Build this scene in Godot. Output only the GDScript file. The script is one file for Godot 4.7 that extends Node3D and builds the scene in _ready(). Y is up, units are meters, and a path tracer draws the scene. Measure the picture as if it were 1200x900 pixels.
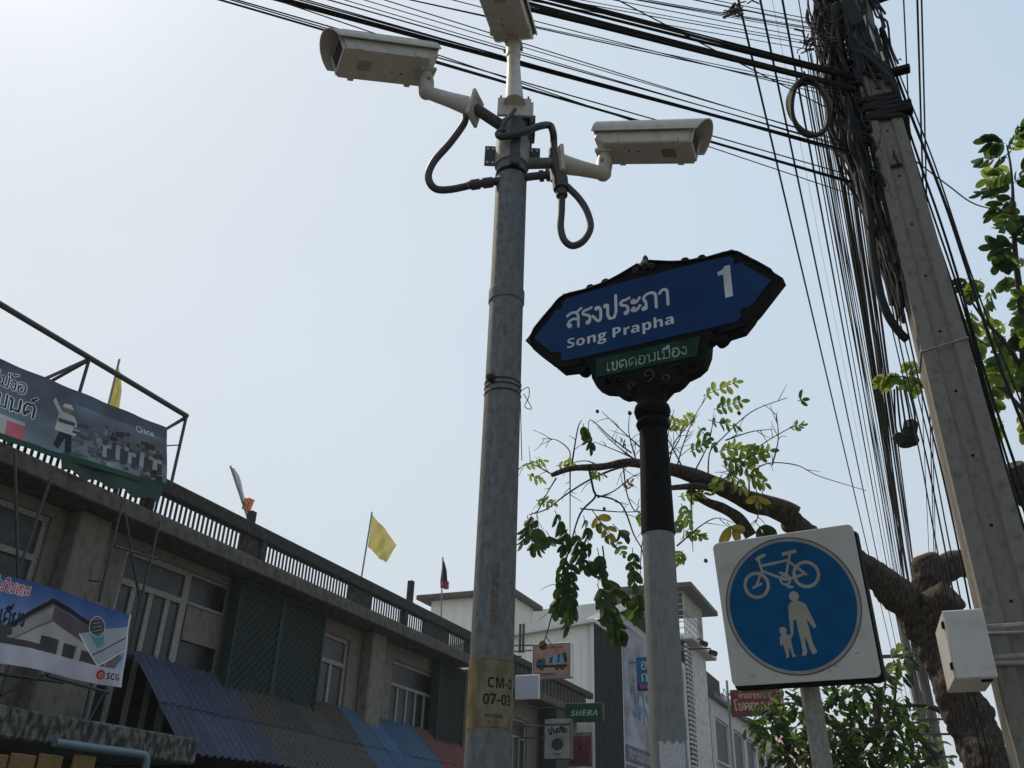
extends Node3D
# A Thai street corner seen from the pavement: camera pole, street name post, cycle path sign,
# utility pole with cables, shophouses across the road.

const FOCAL := 1041.0                       # focal length in units of a 1200 x 900 frame
const EYE := Vector3(0.0, 1.6, 0.0)
var view := Basis()                         # camera axes in the world
var used := {}
var rng := RandomNumberGenerator.new()
var M := {}

# ------------------------------------------------------------------ mesh building
class MB extends RefCounted:
	var v := PackedVector3Array()
	var n := PackedVector3Array()
	var uv := PackedVector2Array()

	func tri(a: Vector3, b: Vector3, c: Vector3, na := Vector3.ZERO, nb := Vector3.ZERO, nc := Vector3.ZERO, ua := Vector2.ZERO, ub := Vector2.ZERO, uc := Vector2.ZERO) -> void:
		if na == Vector3.ZERO:
			na = (b - a).cross(c - a).normalized()
			nb = na
			nc = na
		v.append_array([a, c, b])
		n.append_array([na, nc, nb])
		uv.append_array([ua, uc, ub])

	func quad(a: Vector3, b: Vector3, c: Vector3, d: Vector3) -> void:     # counter-clockwise from outside; a is the lower left of the picture
		tri(a, b, c, Vector3.ZERO, Vector3.ZERO, Vector3.ZERO, Vector2(0, 1), Vector2(1, 1), Vector2(1, 0))
		tri(a, c, d, Vector3.ZERO, Vector3.ZERO, Vector3.ZERO, Vector2(0, 1), Vector2(1, 0), Vector2(0, 0))

	func box(c: Vector3, s: Vector3, b := Basis()) -> void:
		var h := s * 0.5
		var p: Array[Vector3] = []
		for i in 8:
			p.append(c + b * Vector3(h.x if i & 1 else -h.x, h.y if i & 2 else -h.y, h.z if i & 4 else -h.z))
		quad(p[4], p[5], p[7], p[6])
		quad(p[1], p[0], p[2], p[3])
		quad(p[5], p[1], p[3], p[7])
		quad(p[0], p[4], p[6], p[2])
		quad(p[6], p[7], p[3], p[2])
		quad(p[0], p[1], p[5], p[4])

	func span(a: Vector3, b: Vector3) -> void:                             # a box between two corners
		box((a + b) * 0.5, (b - a).abs())

	func rbox(c: Vector3, s: Vector3, r: float, b := Basis()) -> void:      # a box with chamfered edges
		var h := s * 0.5
		for ax in 3:
			var ay := (ax + 1) % 3
			var az := (ax + 2) % 3
			for sg in [-1.0, 1.0]:
				var q: Array[Vector3] = []
				for k in [[-1, -1], [1, -1], [1, 1], [-1, 1]]:
					var t := Vector3()
					t[ax] = sg * h[ax]
					t[ay] = k[0] * (h[ay] - r)
					t[az] = k[1] * (h[az] - r)
					q.append(c + b * t)
				if sg > 0:
					quad(q[0], q[1], q[2], q[3])
				else:
					quad(q[3], q[2], q[1], q[0])
			for sy in [-1.0, 1.0]:
				for sz in [-1.0, 1.0]:
					var e: Array[Vector3] = []
					for k in [[-1, 0], [1, 0], [1, 1], [-1, 1]]:
						var t := Vector3()
						t[ax] = k[0] * (h[ax] - r)
						t[ay] = sy * (h[ay] - (r if k[1] else 0.0))
						t[az] = sz * (h[az] - (0.0 if k[1] else r))
						e.append(c + b * t)
					if sy * sz > 0:
						quad(e[0], e[1], e[2], e[3])
					else:
						quad(e[3], e[2], e[1], e[0])
		for i in 8:
			var g := Vector3(1 if i & 1 else -1, 1 if i & 2 else -1, 1 if i & 4 else -1)
			var a := c + b * (g * Vector3(h.x, h.y - r, h.z - r))
			var d := c + b * (g * Vector3(h.x - r, h.y, h.z - r))
			var f := c + b * (g * Vector3(h.x - r, h.y - r, h.z))
			if g.x * g.y * g.z > 0:
				tri(a, d, f)
			else:
				tri(a, f, d)

	func tube(pts: Array, r, sides := 8, caps := true) -> void:             # r: a number or a list, one for each point
		var count := pts.size()
		var up := Vector3.UP
		var rings := []
		var norms := []
		for i in count:
			var p: Vector3 = pts[i]
			var t: Vector3 = ((pts[mini(i + 1, count - 1)] as Vector3) - (pts[maxi(i - 1, 0)] as Vector3)).normalized()
			if i == 0:
				up = Vector3.UP if absf(t.y) < 0.9 else Vector3.RIGHT
			var sx := up.cross(t).normalized()
			up = t.cross(sx).normalized()
			var rr: float = r[i] if r is Array else r
			var ring := []
			var nr := []
			for k in sides + 1:
				var a := TAU * k / sides
				var d := sx * cos(a) + up * sin(a)
				ring.append(p + d * rr)
				nr.append(d)
			rings.append(ring)
			norms.append(nr)
		for i in count - 1:
			for k in sides:
				var u0 := float(k) / sides
				var u1 := float(k + 1) / sides
				var v0 := float(i) / (count - 1)
				var v1 := float(i + 1) / (count - 1)
				tri(rings[i][k], rings[i][k + 1], rings[i + 1][k + 1], norms[i][k], norms[i][k + 1], norms[i + 1][k + 1], Vector2(u0, v0), Vector2(u1, v0), Vector2(u1, v1))
				tri(rings[i][k], rings[i + 1][k + 1], rings[i + 1][k], norms[i][k], norms[i + 1][k + 1], norms[i + 1][k], Vector2(u0, v0), Vector2(u1, v1), Vector2(u0, v1))
		if caps:
			for k in sides:
				tri(pts[0], rings[0][k + 1], rings[0][k])
				tri(pts[count - 1], rings[count - 1][k], rings[count - 1][k + 1])

	func lathe(prof: Array, xf := Transform3D(), sides := 24) -> void:      # prof: Vector2(radius, height), bottom to top
		for i in prof.size() - 1:
			var a: Vector2 = prof[i]
			var b: Vector2 = prof[i + 1]
			var d := b - a
			var nn := Vector2(d.y, -d.x).normalized()
			for k in sides:
				var t0 := TAU * k / sides
				var t1 := TAU * (k + 1) / sides
				var c0 := Vector3(cos(t0), 0, -sin(t0))
				var c1 := Vector3(cos(t1), 0, -sin(t1))
				var n0 := xf.basis * (c0 * nn.x + Vector3.UP * nn.y)
				var n1 := xf.basis * (c1 * nn.x + Vector3.UP * nn.y)
				var p00 := xf * (c0 * a.x + Vector3.UP * a.y)
				var p10 := xf * (c1 * a.x + Vector3.UP * a.y)
				var p11 := xf * (c1 * b.x + Vector3.UP * b.y)
				var p01 := xf * (c0 * b.x + Vector3.UP * b.y)
				if a.x > 0.0:
					tri(p00, p10, p11, n0, n1, n1)
				if b.x > 0.0:
					tri(p00, p11, p01, n0, n1, n0)

	func prism(poly: PackedVector2Array, z0: float, z1: float, xf := Transform3D(), bevel := 0.0) -> void:   # an outline in x and y, from z0 to z1 (front)
		if Geometry2D.is_polygon_clockwise(poly):
			poly.reverse()
		var lo := poly[0]
		var hi := poly[0]
		for p in poly:
			lo = lo.min(p)
			hi = hi.max(p)
		var span2 := hi - lo
		var face := poly
		if bevel > 0.0:
			var inset := Geometry2D.offset_polygon(poly, -bevel)
			if inset.size() == 1 and inset[0].size() == poly.size():
				var q: PackedVector2Array = inset[0]                           # the same corners, started at the one nearest the first
				if Geometry2D.is_polygon_clockwise(q):
					q.reverse()
				var best := 0
				for i in q.size():
					if q[i].distance_to(poly[0]) < q[best].distance_to(poly[0]):
						best = i
				face = q.slice(best) + q.slice(0, best)
			else:
				bevel = 0.0
		var ids := Geometry2D.triangulate_polygon(face)
		for i in range(0, ids.size(), 3):
			var a := face[ids[i]]
			var b := face[ids[i + 1]]
			var c := face[ids[i + 2]]
			if (b - a).cross(c - a) < 0:
				var sw := b
				b = c
				c = sw
			var f := func(q: Vector2) -> Vector2: return Vector2((q.x - lo.x) / span2.x, 1.0 - (q.y - lo.y) / span2.y)
			tri(xf * Vector3(a.x, a.y, z1), xf * Vector3(b.x, b.y, z1), xf * Vector3(c.x, c.y, z1), Vector3.ZERO, Vector3.ZERO, Vector3.ZERO, f.call(a), f.call(b), f.call(c))
		ids = Geometry2D.triangulate_polygon(poly)
		for i in range(0, ids.size(), 3):
			var a := poly[ids[i]]
			var b := poly[ids[i + 1]]
			var c := poly[ids[i + 2]]
			if (b - a).cross(c - a) < 0:
				var sw := b
				b = c
				c = sw
			tri(xf * Vector3(a.x, a.y, z0), xf * Vector3(c.x, c.y, z0), xf * Vector3(b.x, b.y, z0))
		for i in poly.size():
			var a := poly[i]
			var b := poly[(i + 1) % poly.size()]
			quad(xf * Vector3(a.x, a.y, z0), xf * Vector3(b.x, b.y, z0), xf * Vector3(b.x, b.y, z1 - bevel), xf * Vector3(a.x, a.y, z1 - bevel))
			if bevel > 0.0:
				var fa := face[i]
				var fb := face[(i + 1) % face.size()]
				quad(xf * Vector3(a.x, a.y, z1 - bevel), xf * Vector3(b.x, b.y, z1 - bevel), xf * Vector3(fb.x, fb.y, z1), xf * Vector3(fa.x, fa.y, z1))

	func sheet(corners: Array, nu: int, nv: int, bulge: Callable) -> void:   # a cloth or sheet: bottom left, bottom right, top right, top left; bulge(u, v) moves a point
		var g := []
		for j in nv + 1:
			var row := []
			for i in nu + 1:
				var u := float(i) / nu
				var t := float(j) / nv
				var p: Vector3 = (corners[0] as Vector3).lerp(corners[1], u).lerp((corners[3] as Vector3).lerp(corners[2], u), t)
				row.append(p + bulge.call(u, t))
			g.append(row)
		var nn := []
		for j in nv + 1:
			var row := []
			for i in nu + 1:
				var dx: Vector3 = g[j][mini(i + 1, nu)] - g[j][maxi(i - 1, 0)]
				var dy: Vector3 = g[mini(j + 1, nv)][i] - g[maxi(j - 1, 0)][i]
				row.append(dx.cross(dy).normalized())
			nn.append(row)
		for j in nv:
			for i in nu:
				var u0 := float(i) / nu
				var u1 := float(i + 1) / nu
				var v0 := 1.0 - float(j) / nv
				var v1 := 1.0 - float(j + 1) / nv
				tri(g[j][i], g[j][i + 1], g[j + 1][i + 1], nn[j][i], nn[j][i + 1], nn[j + 1][i + 1], Vector2(u0, v0), Vector2(u1, v0), Vector2(u1, v1))
				tri(g[j][i], g[j + 1][i + 1], g[j + 1][i], nn[j][i], nn[j + 1][i + 1], nn[j + 1][i], Vector2(u0, v0), Vector2(u1, v1), Vector2(u0, v1))

	func mesh() -> ArrayMesh:
		var arr := []
		arr.resize(Mesh.ARRAY_MAX)
		arr[Mesh.ARRAY_VERTEX] = v
		arr[Mesh.ARRAY_NORMAL] = n
		arr[Mesh.ARRAY_TEX_UV] = uv
		var m := ArrayMesh.new()
		m.add_surface_from_arrays(Mesh.PRIMITIVE_TRIANGLES, arr)
		return m

# ------------------------------------------------------------------ flat print: signs, banners, labels
class Pic extends RefCounted:
	var im: Image
	var w: int
	var h: int

	func _init(width: int, height: int, ground: Color) -> void:              # drawn at twice its final size
		w = width * 2
		h = height * 2
		im = Image.create(w, h, false, Image.FORMAT_RGB8)
		im.fill(ground)

	func poly(p: PackedVector2Array, c: Color) -> void:                       # in final pixels, y down
		var q := PackedVector2Array()
		var lo := INF
		var hi := -INF
		for a in p:
			q.append(a * 2.0)
			lo = minf(lo, a.y * 2.0)
			hi = maxf(hi, a.y * 2.0)
		for y in range(maxi(0, floori(lo)), mini(h - 1, ceili(hi)) + 1):
			var yy := y + 0.5
			var xs := PackedFloat32Array()
			for i in q.size():
				var a := q[i]
				var b := q[(i + 1) % q.size()]
				if (a.y <= yy) != (b.y <= yy):
					xs.append(a.x + (yy - a.y) * (b.x - a.x) / (b.y - a.y))
			xs.sort()
			for k in range(0, xs.size() - 1, 2):
				var x0 := maxi(0, roundi(xs[k]))
				var x1 := mini(w, roundi(xs[k + 1]))
				if x1 > x0:
					im.fill_rect(Rect2i(x0, y, x1 - x0, 1), c)

	func disc(o: Vector2, r: float, c: Color) -> void:
		var p := PackedVector2Array()
		var n := clampi(int(r * 0.8), 12, 120)
		for i in n:
			p.append(o + Vector2.from_angle(TAU * i / n) * r)
		poly(p, c)

	func rect(x: float, y: float, ww: float, hh: float, c: Color) -> void:
		im.fill_rect(Rect2i(roundi(x * 2), roundi(y * 2), roundi(ww * 2), roundi(hh * 2)), c)

	func fade(x: float, y: float, ww: float, hh: float, top: Color, bottom: Color) -> void:
		for i in roundi(hh * 2):
			im.fill_rect(Rect2i(roundi(x * 2), roundi(y * 2) + i, roundi(ww * 2), 1), top.lerp(bottom, i / (hh * 2)))

	func stroke(p: Array, width: float, c: Color) -> void:
		for i in p.size():
			disc(p[i], width * 0.5, c)
			if i:
				var d: Vector2 = ((p[i] as Vector2) - (p[i - 1] as Vector2)).normalized().orthogonal() * width * 0.5
				poly(PackedVector2Array([p[i - 1] + d, p[i] + d, p[i] - d, p[i - 1] - d]), c)

	func ring(o: Vector2, r: float, width: float, c: Color) -> void:
		var p := []
		var n := clampi(int(r * 0.7), 18, 110)
		for i in n + 1:
			p.append(o + Vector2.from_angle(TAU * i / n) * r)
		stroke(p, width, c)

	func text(s: String, x: float, base: float, cap: float, c: Color, width := 0.0, weight := 700, slant := 0.0) -> float:   # Latin lettering; returns its width
		var f := SystemFont.new()
		f.font_names = PackedStringArray(["Droid Sans"])
		f.font_weight = weight
		var t := TextMesh.new()
		t.font = f
		t.text = s
		t.font_size = 48
		t.pixel_size = 1.0
		t.depth = 0.0
		t.horizontal_alignment = HORIZONTAL_ALIGNMENT_LEFT
		t.vertical_alignment = VERTICAL_ALIGNMENT_TOP
		var a := t.get_mesh_arrays()
		var vs: PackedVector3Array = a[Mesh.ARRAY_VERTEX]
		if vs.is_empty():
			return 0.0
		var ref := TextMesh.new()
		ref.font = f
		ref.text = "H"
		ref.font_size = 48
		ref.pixel_size = 1.0
		ref.depth = 0.0
		ref.vertical_alignment = VERTICAL_ALIGNMENT_TOP
		var rb := ref.get_aabb()
		var bottom := rb.position.y
		var k := cap / rb.size.y
		var lo := INF
		var hi := -INF
		for p in vs:
			lo = minf(lo, p.x)
			hi = maxf(hi, p.x)
		var kx := k if width == 0.0 else width / (hi - lo)
		var ix = a[Mesh.ARRAY_INDEX]
		var count: int = ix.size() if ix != null else vs.size()
		for i in range(0, count, 3):
			var tri := PackedVector2Array()
			for j in 3:
				var p: Vector3 = vs[ix[i + j]] if ix != null else vs[i + j]
				tri.append(Vector2(x + (p.x - lo) * kx + slant * (p.y - bottom) * k, base - (p.y - bottom) * k))
			poly(tri, c)
		return (hi - lo) * kx

	# Thai letters as strokes: a list of strokes; [x, y] points with y up from the base line, letters 1 high; ["o", x, y, r] is a head loop
	static var GLYPHS := {
		"ส": [0.74, [["o", .19, .16, .1], [.1, .2, .1, .34, .2, .5, .38, .56, .56, .48], [.62, 0, .62, .7, .53, .9, .36, .98, .18, .94, .07, .82], [.5, .92, .62, 1.0, .76, 1.12]]],
		"ร": [0.56, [["o", .36, .11, .1], [.45, .14, .46, .42, .38, .56, .14, .66, .1, .8, .2, .93, .36, .92, .53, 1.0]]],
		"ง": [0.56, [["o", .24, .86, .1], [.33, .9, .43, .76, .44, .3, .4, .04, .28, .03, .04, .42]]],
		"ป": [0.74, [["o", .12, .87, .1], [.22, .86, .22, 0, .62, 0, .62, 1.38]]],
		"บ": [0.74, [["o", .12, .87, .1], [.22, .86, .22, 0, .62, 0, .62, 1.0]]],
		"ะ": [0.52, [["o", .16, .74, .09], [.08, .7, .14, .6, .32, .62, .46, .86], ["o", .16, .24, .09], [.08, .2, .14, .1, .32, .12, .46, .36]]],
		"ภ": [0.82, [["o", .13, .1, .1], [.23, .08, .23, .52, .1, .68, .2, .92, .44, 1.0, .64, .92, .7, .72, .7, 0]]],
		"า": [0.52, [[.06, .8, .14, .95, .28, 1.0, .4, .9, .42, .7, .42, 0]]],
		"เ": [0.34, [["o", .22, .1, .1], [.12, .1, .12, 1.0]]],
		"โ": [0.42, [["o", .26, .1, .1], [.16, .1, .16, 1.1, .06, 1.3, .2, 1.42, .4, 1.4]]],
		"ข": [0.66, [["o", .18, .8, .09], [.1, .86, .2, 1.0, .3, .86, .22, .62, .2, 0, .56, 0, .56, 1.0]]],
		"ช": [0.7, [["o", .18, .8, .09], [.1, .86, .2, 1.0, .3, .86, .22, .62, .2, 0, .56, 0, .56, .8, .7, 1.05]]],
		"ต": [0.76, [["o", .34, .36, .1], [.26, .3, .18, 0, .1, .4, .12, .8, .26, 1.0, .37, .84, .48, 1.0, .62, .82, .64, .6, .64, 0]]],
		"ด": [0.76, [["o", .34, .36, .1], [.26, .3, .18, 0, .1, .4, .12, .76, .26, .95, .42, 1.0, .58, .9, .64, .68, .64, 0]]],
		"ค": [0.76, [["o", .38, .5, .1], [.3, .44, .16, 0, .1, .4, .12, .76, .26, .95, .42, 1.0, .58, .9, .64, .68, .64, 0]]],
		"อ": [0.7, [["o", .2, .62, .1], [.1, .6, .1, .2, .2, 0, .44, 0, .58, .2, .58, .76, .48, .94, .3, 1.0, .12, .92]]],
		"น": [0.78, [["o", .12, .87, .1], [.22, .86, .22, 0], [.22, .1, .44, .16], ["o", .56, .12, .1], [.66, .14, .66, 1.0]]],
		"ม": [0.78, [["o", .14, .87, .1], [.24, .86, .24, .1], ["o", .16, .12, .1], [.24, .04, .66, .04, .66, 1.0]]],
		"ห": [0.76, [["o", .12, .87, .1], [.22, .86, .22, 0], [.22, .44, .42, .7], ["o", .56, .88, .1], [.5, .8, .64, .56, .64, 0]]],
		"ย": [0.72, [["o", .2, .86, .1], [.1, .84, .1, .64, .26, .52, .12, .42, .12, 0, .6, 0, .6, 1.0]]],
		"ว": [0.56, [["o", .34, .12, .1], [.44, .14, .45, .74, .34, .96, .18, .98, .06, .84]]],
		"พ": [0.84, [["o", .2, .87, .1], [.1, .84, .16, 0, .42, .66, .66, 0, .72, 1.0]]],
		"ก": [0.74, [[.14, 0, .16, .56, .06, .7, .16, .92, .38, 1.0, .58, .9, .64, .7, .64, 0]]],
		"ล": [0.72, [["o", .19, .16, .1], [.1, .2, .1, .34, .2, .5, .38, .56, .56, .48], [.62, 0, .62, .7, .53, .9, .36, .98, .18, .94, .07, .82]]],
		"ไ": [0.4, [["o", .28, .1, .1], [.18, .1, .18, 1.1, .06, 1.2, .08, 1.4, .22, 1.3]]],
		"ซ": [0.7, [["o", .18, .8, .09], [.1, .86, .2, 1.0, .3, .86, .22, .62, .2, 0, .56, 0, .56, .8, .7, 1.05]]],
		"ื": [0.0, [[-.62, 1.14, -.5, 1.3, -.3, 1.34, -.14, 1.14, -.62, 1.14], [-.26, 1.34, -.26, 1.5], [-.14, 1.2, -.14, 1.5]]],
		"ี": [0.0, [[-.62, 1.14, -.5, 1.3, -.3, 1.34, -.14, 1.14, -.62, 1.14], [-.14, 1.2, -.14, 1.5]]],
		"ิ": [0.0, [[-.62, 1.14, -.5, 1.3, -.3, 1.34, -.14, 1.14, -.62, 1.14]]],
		"ั": [0.0, [["o", -.5, 1.26, .07], [-.42, 1.22, -.3, 1.2, -.1, 1.42]]],
		"้": [0.0, [["o", -.46, 1.5, .06], [-.38, 1.46, -.34, 1.38, -.1, 1.62]]],
		"่": [0.0, [[-.2, 1.16, -.2, 1.42]]],
		"์": [0.0, [["o", -.3, 1.28, .08], [-.26, 1.36, -.12, 1.5]]],
		"ู": [0.0, [["o", -.4, -.2, .06], [-.34, -.26, -.3, -.42, -.12, -.42, -.12, -.16]]],
		"ุ": [0.0, [["o", -.26, -.2, .06], [-.16, -.2, -.16, -.42]]],
		".": [0.3, [[.12, .06, .13, .07]]],
		"ๆ": [0.6, [["o", .2, .4, .09], [.1, .5, .2, .7, .34, .5, .5, .9, .52, -.2]]],
		"ท": [0.74, [["o", .12, .87, .1], [.22, .86, .22, 0], [.22, .5, .5, 1.0, .62, .9, .62, 0]]],
		"ผ": [0.84, [["o", .24, .87, .1], [.14, .84, .16, 0, .42, .6, .66, 0, .7, 1.0]]],
		"จ": [0.66, [["o", .2, .4, .1], [.28, .36, .36, 0, .5, .1, .52, .8, .34, 1.0, .08, .86]]],
		"ถ": [0.76, [["o", .26, .1, .1], [.16, .08, .2, .52, .1, .68, .2, .92, .4, 1.0, .58, .92, .64, .72, .64, 0]]],
		"ณ": [1.0, [["o", .13, .1, .1], [.23, .08, .2, .6, .2, .92, .4, 1.0, .56, .8, .56, 0], [.56, .1, .8, .14, .9, 1.0]]],
		"แ": [0.66, [["o", .22, .1, .1], [.12, .1, .12, 1.0], ["o", .54, .1, .1], [.44, .1, .44, 1.0]]],
		" ": [0.4, []],
	}

	func thai(s: String, x: float, base: float, size: float, thick: float, c: Color, stretch := 1.0, fit := 0.0) -> float:   # fit: the width to fill
		var at := x
		if fit > 0.0:
			var total := 0.0
			for ch in s:
				total += GLYPHS[ch][0] if GLYPHS.has(ch) else 0.0
			stretch = fit / (total * size)
		for ch in s:
			var g = GLYPHS.get(ch)
			if g == null:
				continue
			for st in g[1]:
				if st[0] is String:
					ring(Vector2(at + st[1] * size * stretch, base - st[2] * size), st[3] * size * 0.8, thick * 0.8, c)
				else:
					var raw := []
					for i in range(0, st.size(), 2):
						raw.append(Vector2(at + st[i] * size * stretch, base - st[i + 1] * size))
					stroke(rounded(raw), thick, c)
			at += g[0] * size * stretch
		return at - x

	static func rounded(p: Array) -> Array:                                    # corners cut once, so that strokes bend softly
		if p.size() < 4:
			return p
		var out := [p[0]]
		for i in range(1, p.size() - 1):
			out.append((p[i] as Vector2).lerp(p[i - 1], 0.25))
			out.append((p[i] as Vector2).lerp(p[i + 1], 0.25))
		out.append(p[-1])
		return out

	func grime(seed_: int, scale: float, amount: float, tint := Color(0.5, 0.47, 0.42)) -> void:   # weathering, blotches multiplied in
		finish()
		var f := FastNoiseLite.new()
		f.seed = seed_
		f.frequency = scale * 0.5
		f.fractal_octaves = 3
		for y in im.get_height():
			for x in im.get_width():
				var k := clampf(f.get_noise_2d(x, y) * 1.3 + 0.3, 0.0, 1.0) * amount
				im.set_pixel(x, y, im.get_pixel(x, y) * Color.WHITE.lerp(tint, k))

	func finish() -> void:
		if im.get_width() == w:
			im.resize(w / 2, h / 2, Image.INTERPOLATE_BILINEAR)

	func tex() -> ImageTexture:
		finish()
		return ImageTexture.create_from_image(im)

# ------------------------------------------------------------------ materials
func lin(r: float, g: float, b: float) -> Color:                              # a real-world base colour as an sRGB colour
	return Color(r, g, b).linear_to_srgb()

func mat(c: Color, rough := 0.8, metal := 0.0) -> StandardMaterial3D:
	var m := StandardMaterial3D.new()
	m.albedo_color = c
	m.roughness = rough
	m.metallic = metal
	m.cull_mode = BaseMaterial3D.CULL_DISABLED
	return m

func noise_tex(seed_: int, freq: float, stops: Array, octaves := 4, kind := FastNoiseLite.TYPE_SIMPLEX_SMOOTH, size := 512) -> NoiseTexture2D:
	var f := FastNoiseLite.new()
	f.noise_type = kind
	f.seed = seed_
	f.frequency = freq
	f.fractal_octaves = octaves
	var t := NoiseTexture2D.new()
	t.width = size
	t.height = size
	t.seamless = true
	t.noise = f
	var g := Gradient.new()
	g.offsets = PackedFloat32Array()
	var offs := PackedFloat32Array()
	var cols := PackedColorArray()
	for s in stops:
		offs.append(s[0])
		cols.append(s[1])
	g.offsets = offs
	g.colors = cols
	t.color_ramp = g
	return t

func surf(seed_: int, freq: float, stops: Array, scale: Vector3, rough := 0.85, metal := 0.0, relief := 0.0, kind := FastNoiseLite.TYPE_SIMPLEX_SMOOTH) -> StandardMaterial3D:   # a mottled surface, laid on by position
	var m := mat(Color.WHITE, rough, metal)
	m.albedo_texture = noise_tex(seed_, freq, stops, 5, kind)
	m.uv1_triplanar = true
	m.uv1_world_triplanar = true
	m.uv1_scale = scale
	if relief > 0.0:
		m.heightmap_enabled = true
		m.heightmap_texture = noise_tex(seed_ + 7, freq * 2.0, [[0.0, Color.BLACK], [1.0, Color.WHITE]], 4, kind, 256)
		m.heightmap_scale = relief
	return m

func matte_surf(seed_: int, freq: float, stops: Array, scale: Vector3, rough := 0.85) -> StandardMaterial3D:
	var m := surf(seed_, freq, stops, scale, rough)
	m.metallic_specular = 0.22
	return m

func printed(t: Texture2D, rough := 0.55) -> StandardMaterial3D:
	var m := mat(Color.WHITE, rough)
	m.albedo_texture = t
	m.texture_repeat = false
	m.metallic_specular = 0.28
	return m

func leafy(c: Color, glow: Color, rough := 0.45) -> StandardMaterial3D:
	var m := mat(c, rough)
	m.backlight_enabled = true
	m.backlight = glow
	m.metallic_specular = 0.2
	return m

# ------------------------------------------------------------------ things and parts
func numbered(called: String) -> String:
	used[called] = used.get(called, -1) + 1
	return called if used[called] == 0 else "%s_%03d" % [called, used[called]]

func thing(called: String, label: String, category: String, at := Vector3.ZERO, group := "") -> Node3D:
	var o := Node3D.new()
	o.name = numbered(called)
	add_child(o)
	o.position = at
	return tag(o, label, category, group)

func tag(o: Node3D, label: String, category: String, group := "") -> Node3D:
	o.set_meta("label", label)
	o.set_meta("category", category)
	if group:
		o.set_meta("group", group)
	return o

func part(parent: Node3D, called: String, mb: MB, m: Material, label := "") -> MeshInstance3D:   # mb in world axes
	var o := MeshInstance3D.new()
	o.name = called
	parent.add_child(o, true)
	if not mb.v.is_empty():
		var root: Vector3 = Vector3.ZERO
		var p: Node = parent
		while p is Node3D and p != self:
			root += (p as Node3D).position
			p = p.get_parent()
		for i in mb.v.size():
			mb.v[i] -= root
		o.mesh = mb.mesh()
	o.material_override = m
	if label:
		o.set_meta("label", label)
	return o

func single(called: String, mb: MB, m: Material, label: String, category: String, group := "") -> MeshInstance3D:
	var o := MeshInstance3D.new()
	o.name = numbered(called)
	add_child(o)
	o.mesh = mb.mesh()
	o.material_override = m
	tag(o, label, category, group)
	return o

func struct(called: String, mb: MB, m: Material) -> MeshInstance3D:
	var o := MeshInstance3D.new()
	o.name = numbered(called)
	add_child(o)
	o.mesh = mb.mesh()
	o.material_override = m
	o.set_meta("kind", "structure")
	return o

# ------------------------------------------------------------------ surveying: where a sight line from the corner meets a known plane
func sight(x: float, y: float) -> Vector3:
	return view * Vector3(x - 600.0, 450.0 - y, -FOCAL)

func on_x(x: float, y: float, at: float) -> Vector3:
	var d := sight(x, y)
	return EYE + d * (at - EYE.x) / d.x

func on_y(x: float, y: float, at: float) -> Vector3:
	var d := sight(x, y)
	return EYE + d * (at - EYE.y) / d.y

func on_z(x: float, y: float, at: float) -> Vector3:
	var d := sight(x, y)
	return EYE + d * (at - EYE.z) / d.z

func away(x: float, y: float, dist: float) -> Vector3:                          # dist: along the ground
	var d := sight(x, y)
	return EYE + d * dist / Vector2(d.x, d.z).length()

func curve(p: Array, per := 6) -> Array:                                        # a smooth line through points
	var out := []
	for i in p.size() - 1:
		var a: Vector3 = p[maxi(i - 1, 0)]
		var b: Vector3 = p[i]
		var c: Vector3 = p[i + 1]
		var d: Vector3 = p[mini(i + 2, p.size() - 1)]
		for k in per:
			out.append(b.cubic_interpolate(c, a, d, float(k) / per))
	out.append(p[-1])
	return out

func sag(a: Vector3, b: Vector3, drop: float, n := 16) -> Array:
	var out := []
	for i in n + 1:
		var t := float(i) / n
		out.append(a.lerp(b, t) - Vector3.UP * drop * 4.0 * t * (1.0 - t))
	return out

func turned(yaw: float, pitch := 0.0, roll := 0.0) -> Basis:
	return Basis.from_euler(Vector3(pitch, yaw, roll), EULER_ORDER_YXZ)

func basis_z(z: Vector3) -> Basis:                                              # y along the given direction
	var y := z.normalized()
	var x := y.cross(Vector3.UP if absf(y.y) < 0.95 else Vector3.RIGHT).normalized()
	return Basis(x, y, x.cross(y))

# ================================================================== the scene
func _ready() -> void:
	rng.seed = 11
	var up := Vector3(70, 1968, -1041).normalized()                              # where the world's up and the street point, in camera axes
	var street := Vector3(505, -568, -1041).normalized()
	street = (street - up * street.dot(up)).normalized()
	view = Basis(up.cross(-street), up, -street).transposed()
	camera_and_light()
	materials()
	ground()
	shophouse_row()
	second_row()
	hall()
	far_houses()
	street_trees()
	utility_pole()
	cables()
	far_poles()
	camera_pole()
	street_name_post()
	cycle_sign()
	awnings()
	roof_things()
	banners()
	shop_signs()

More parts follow.
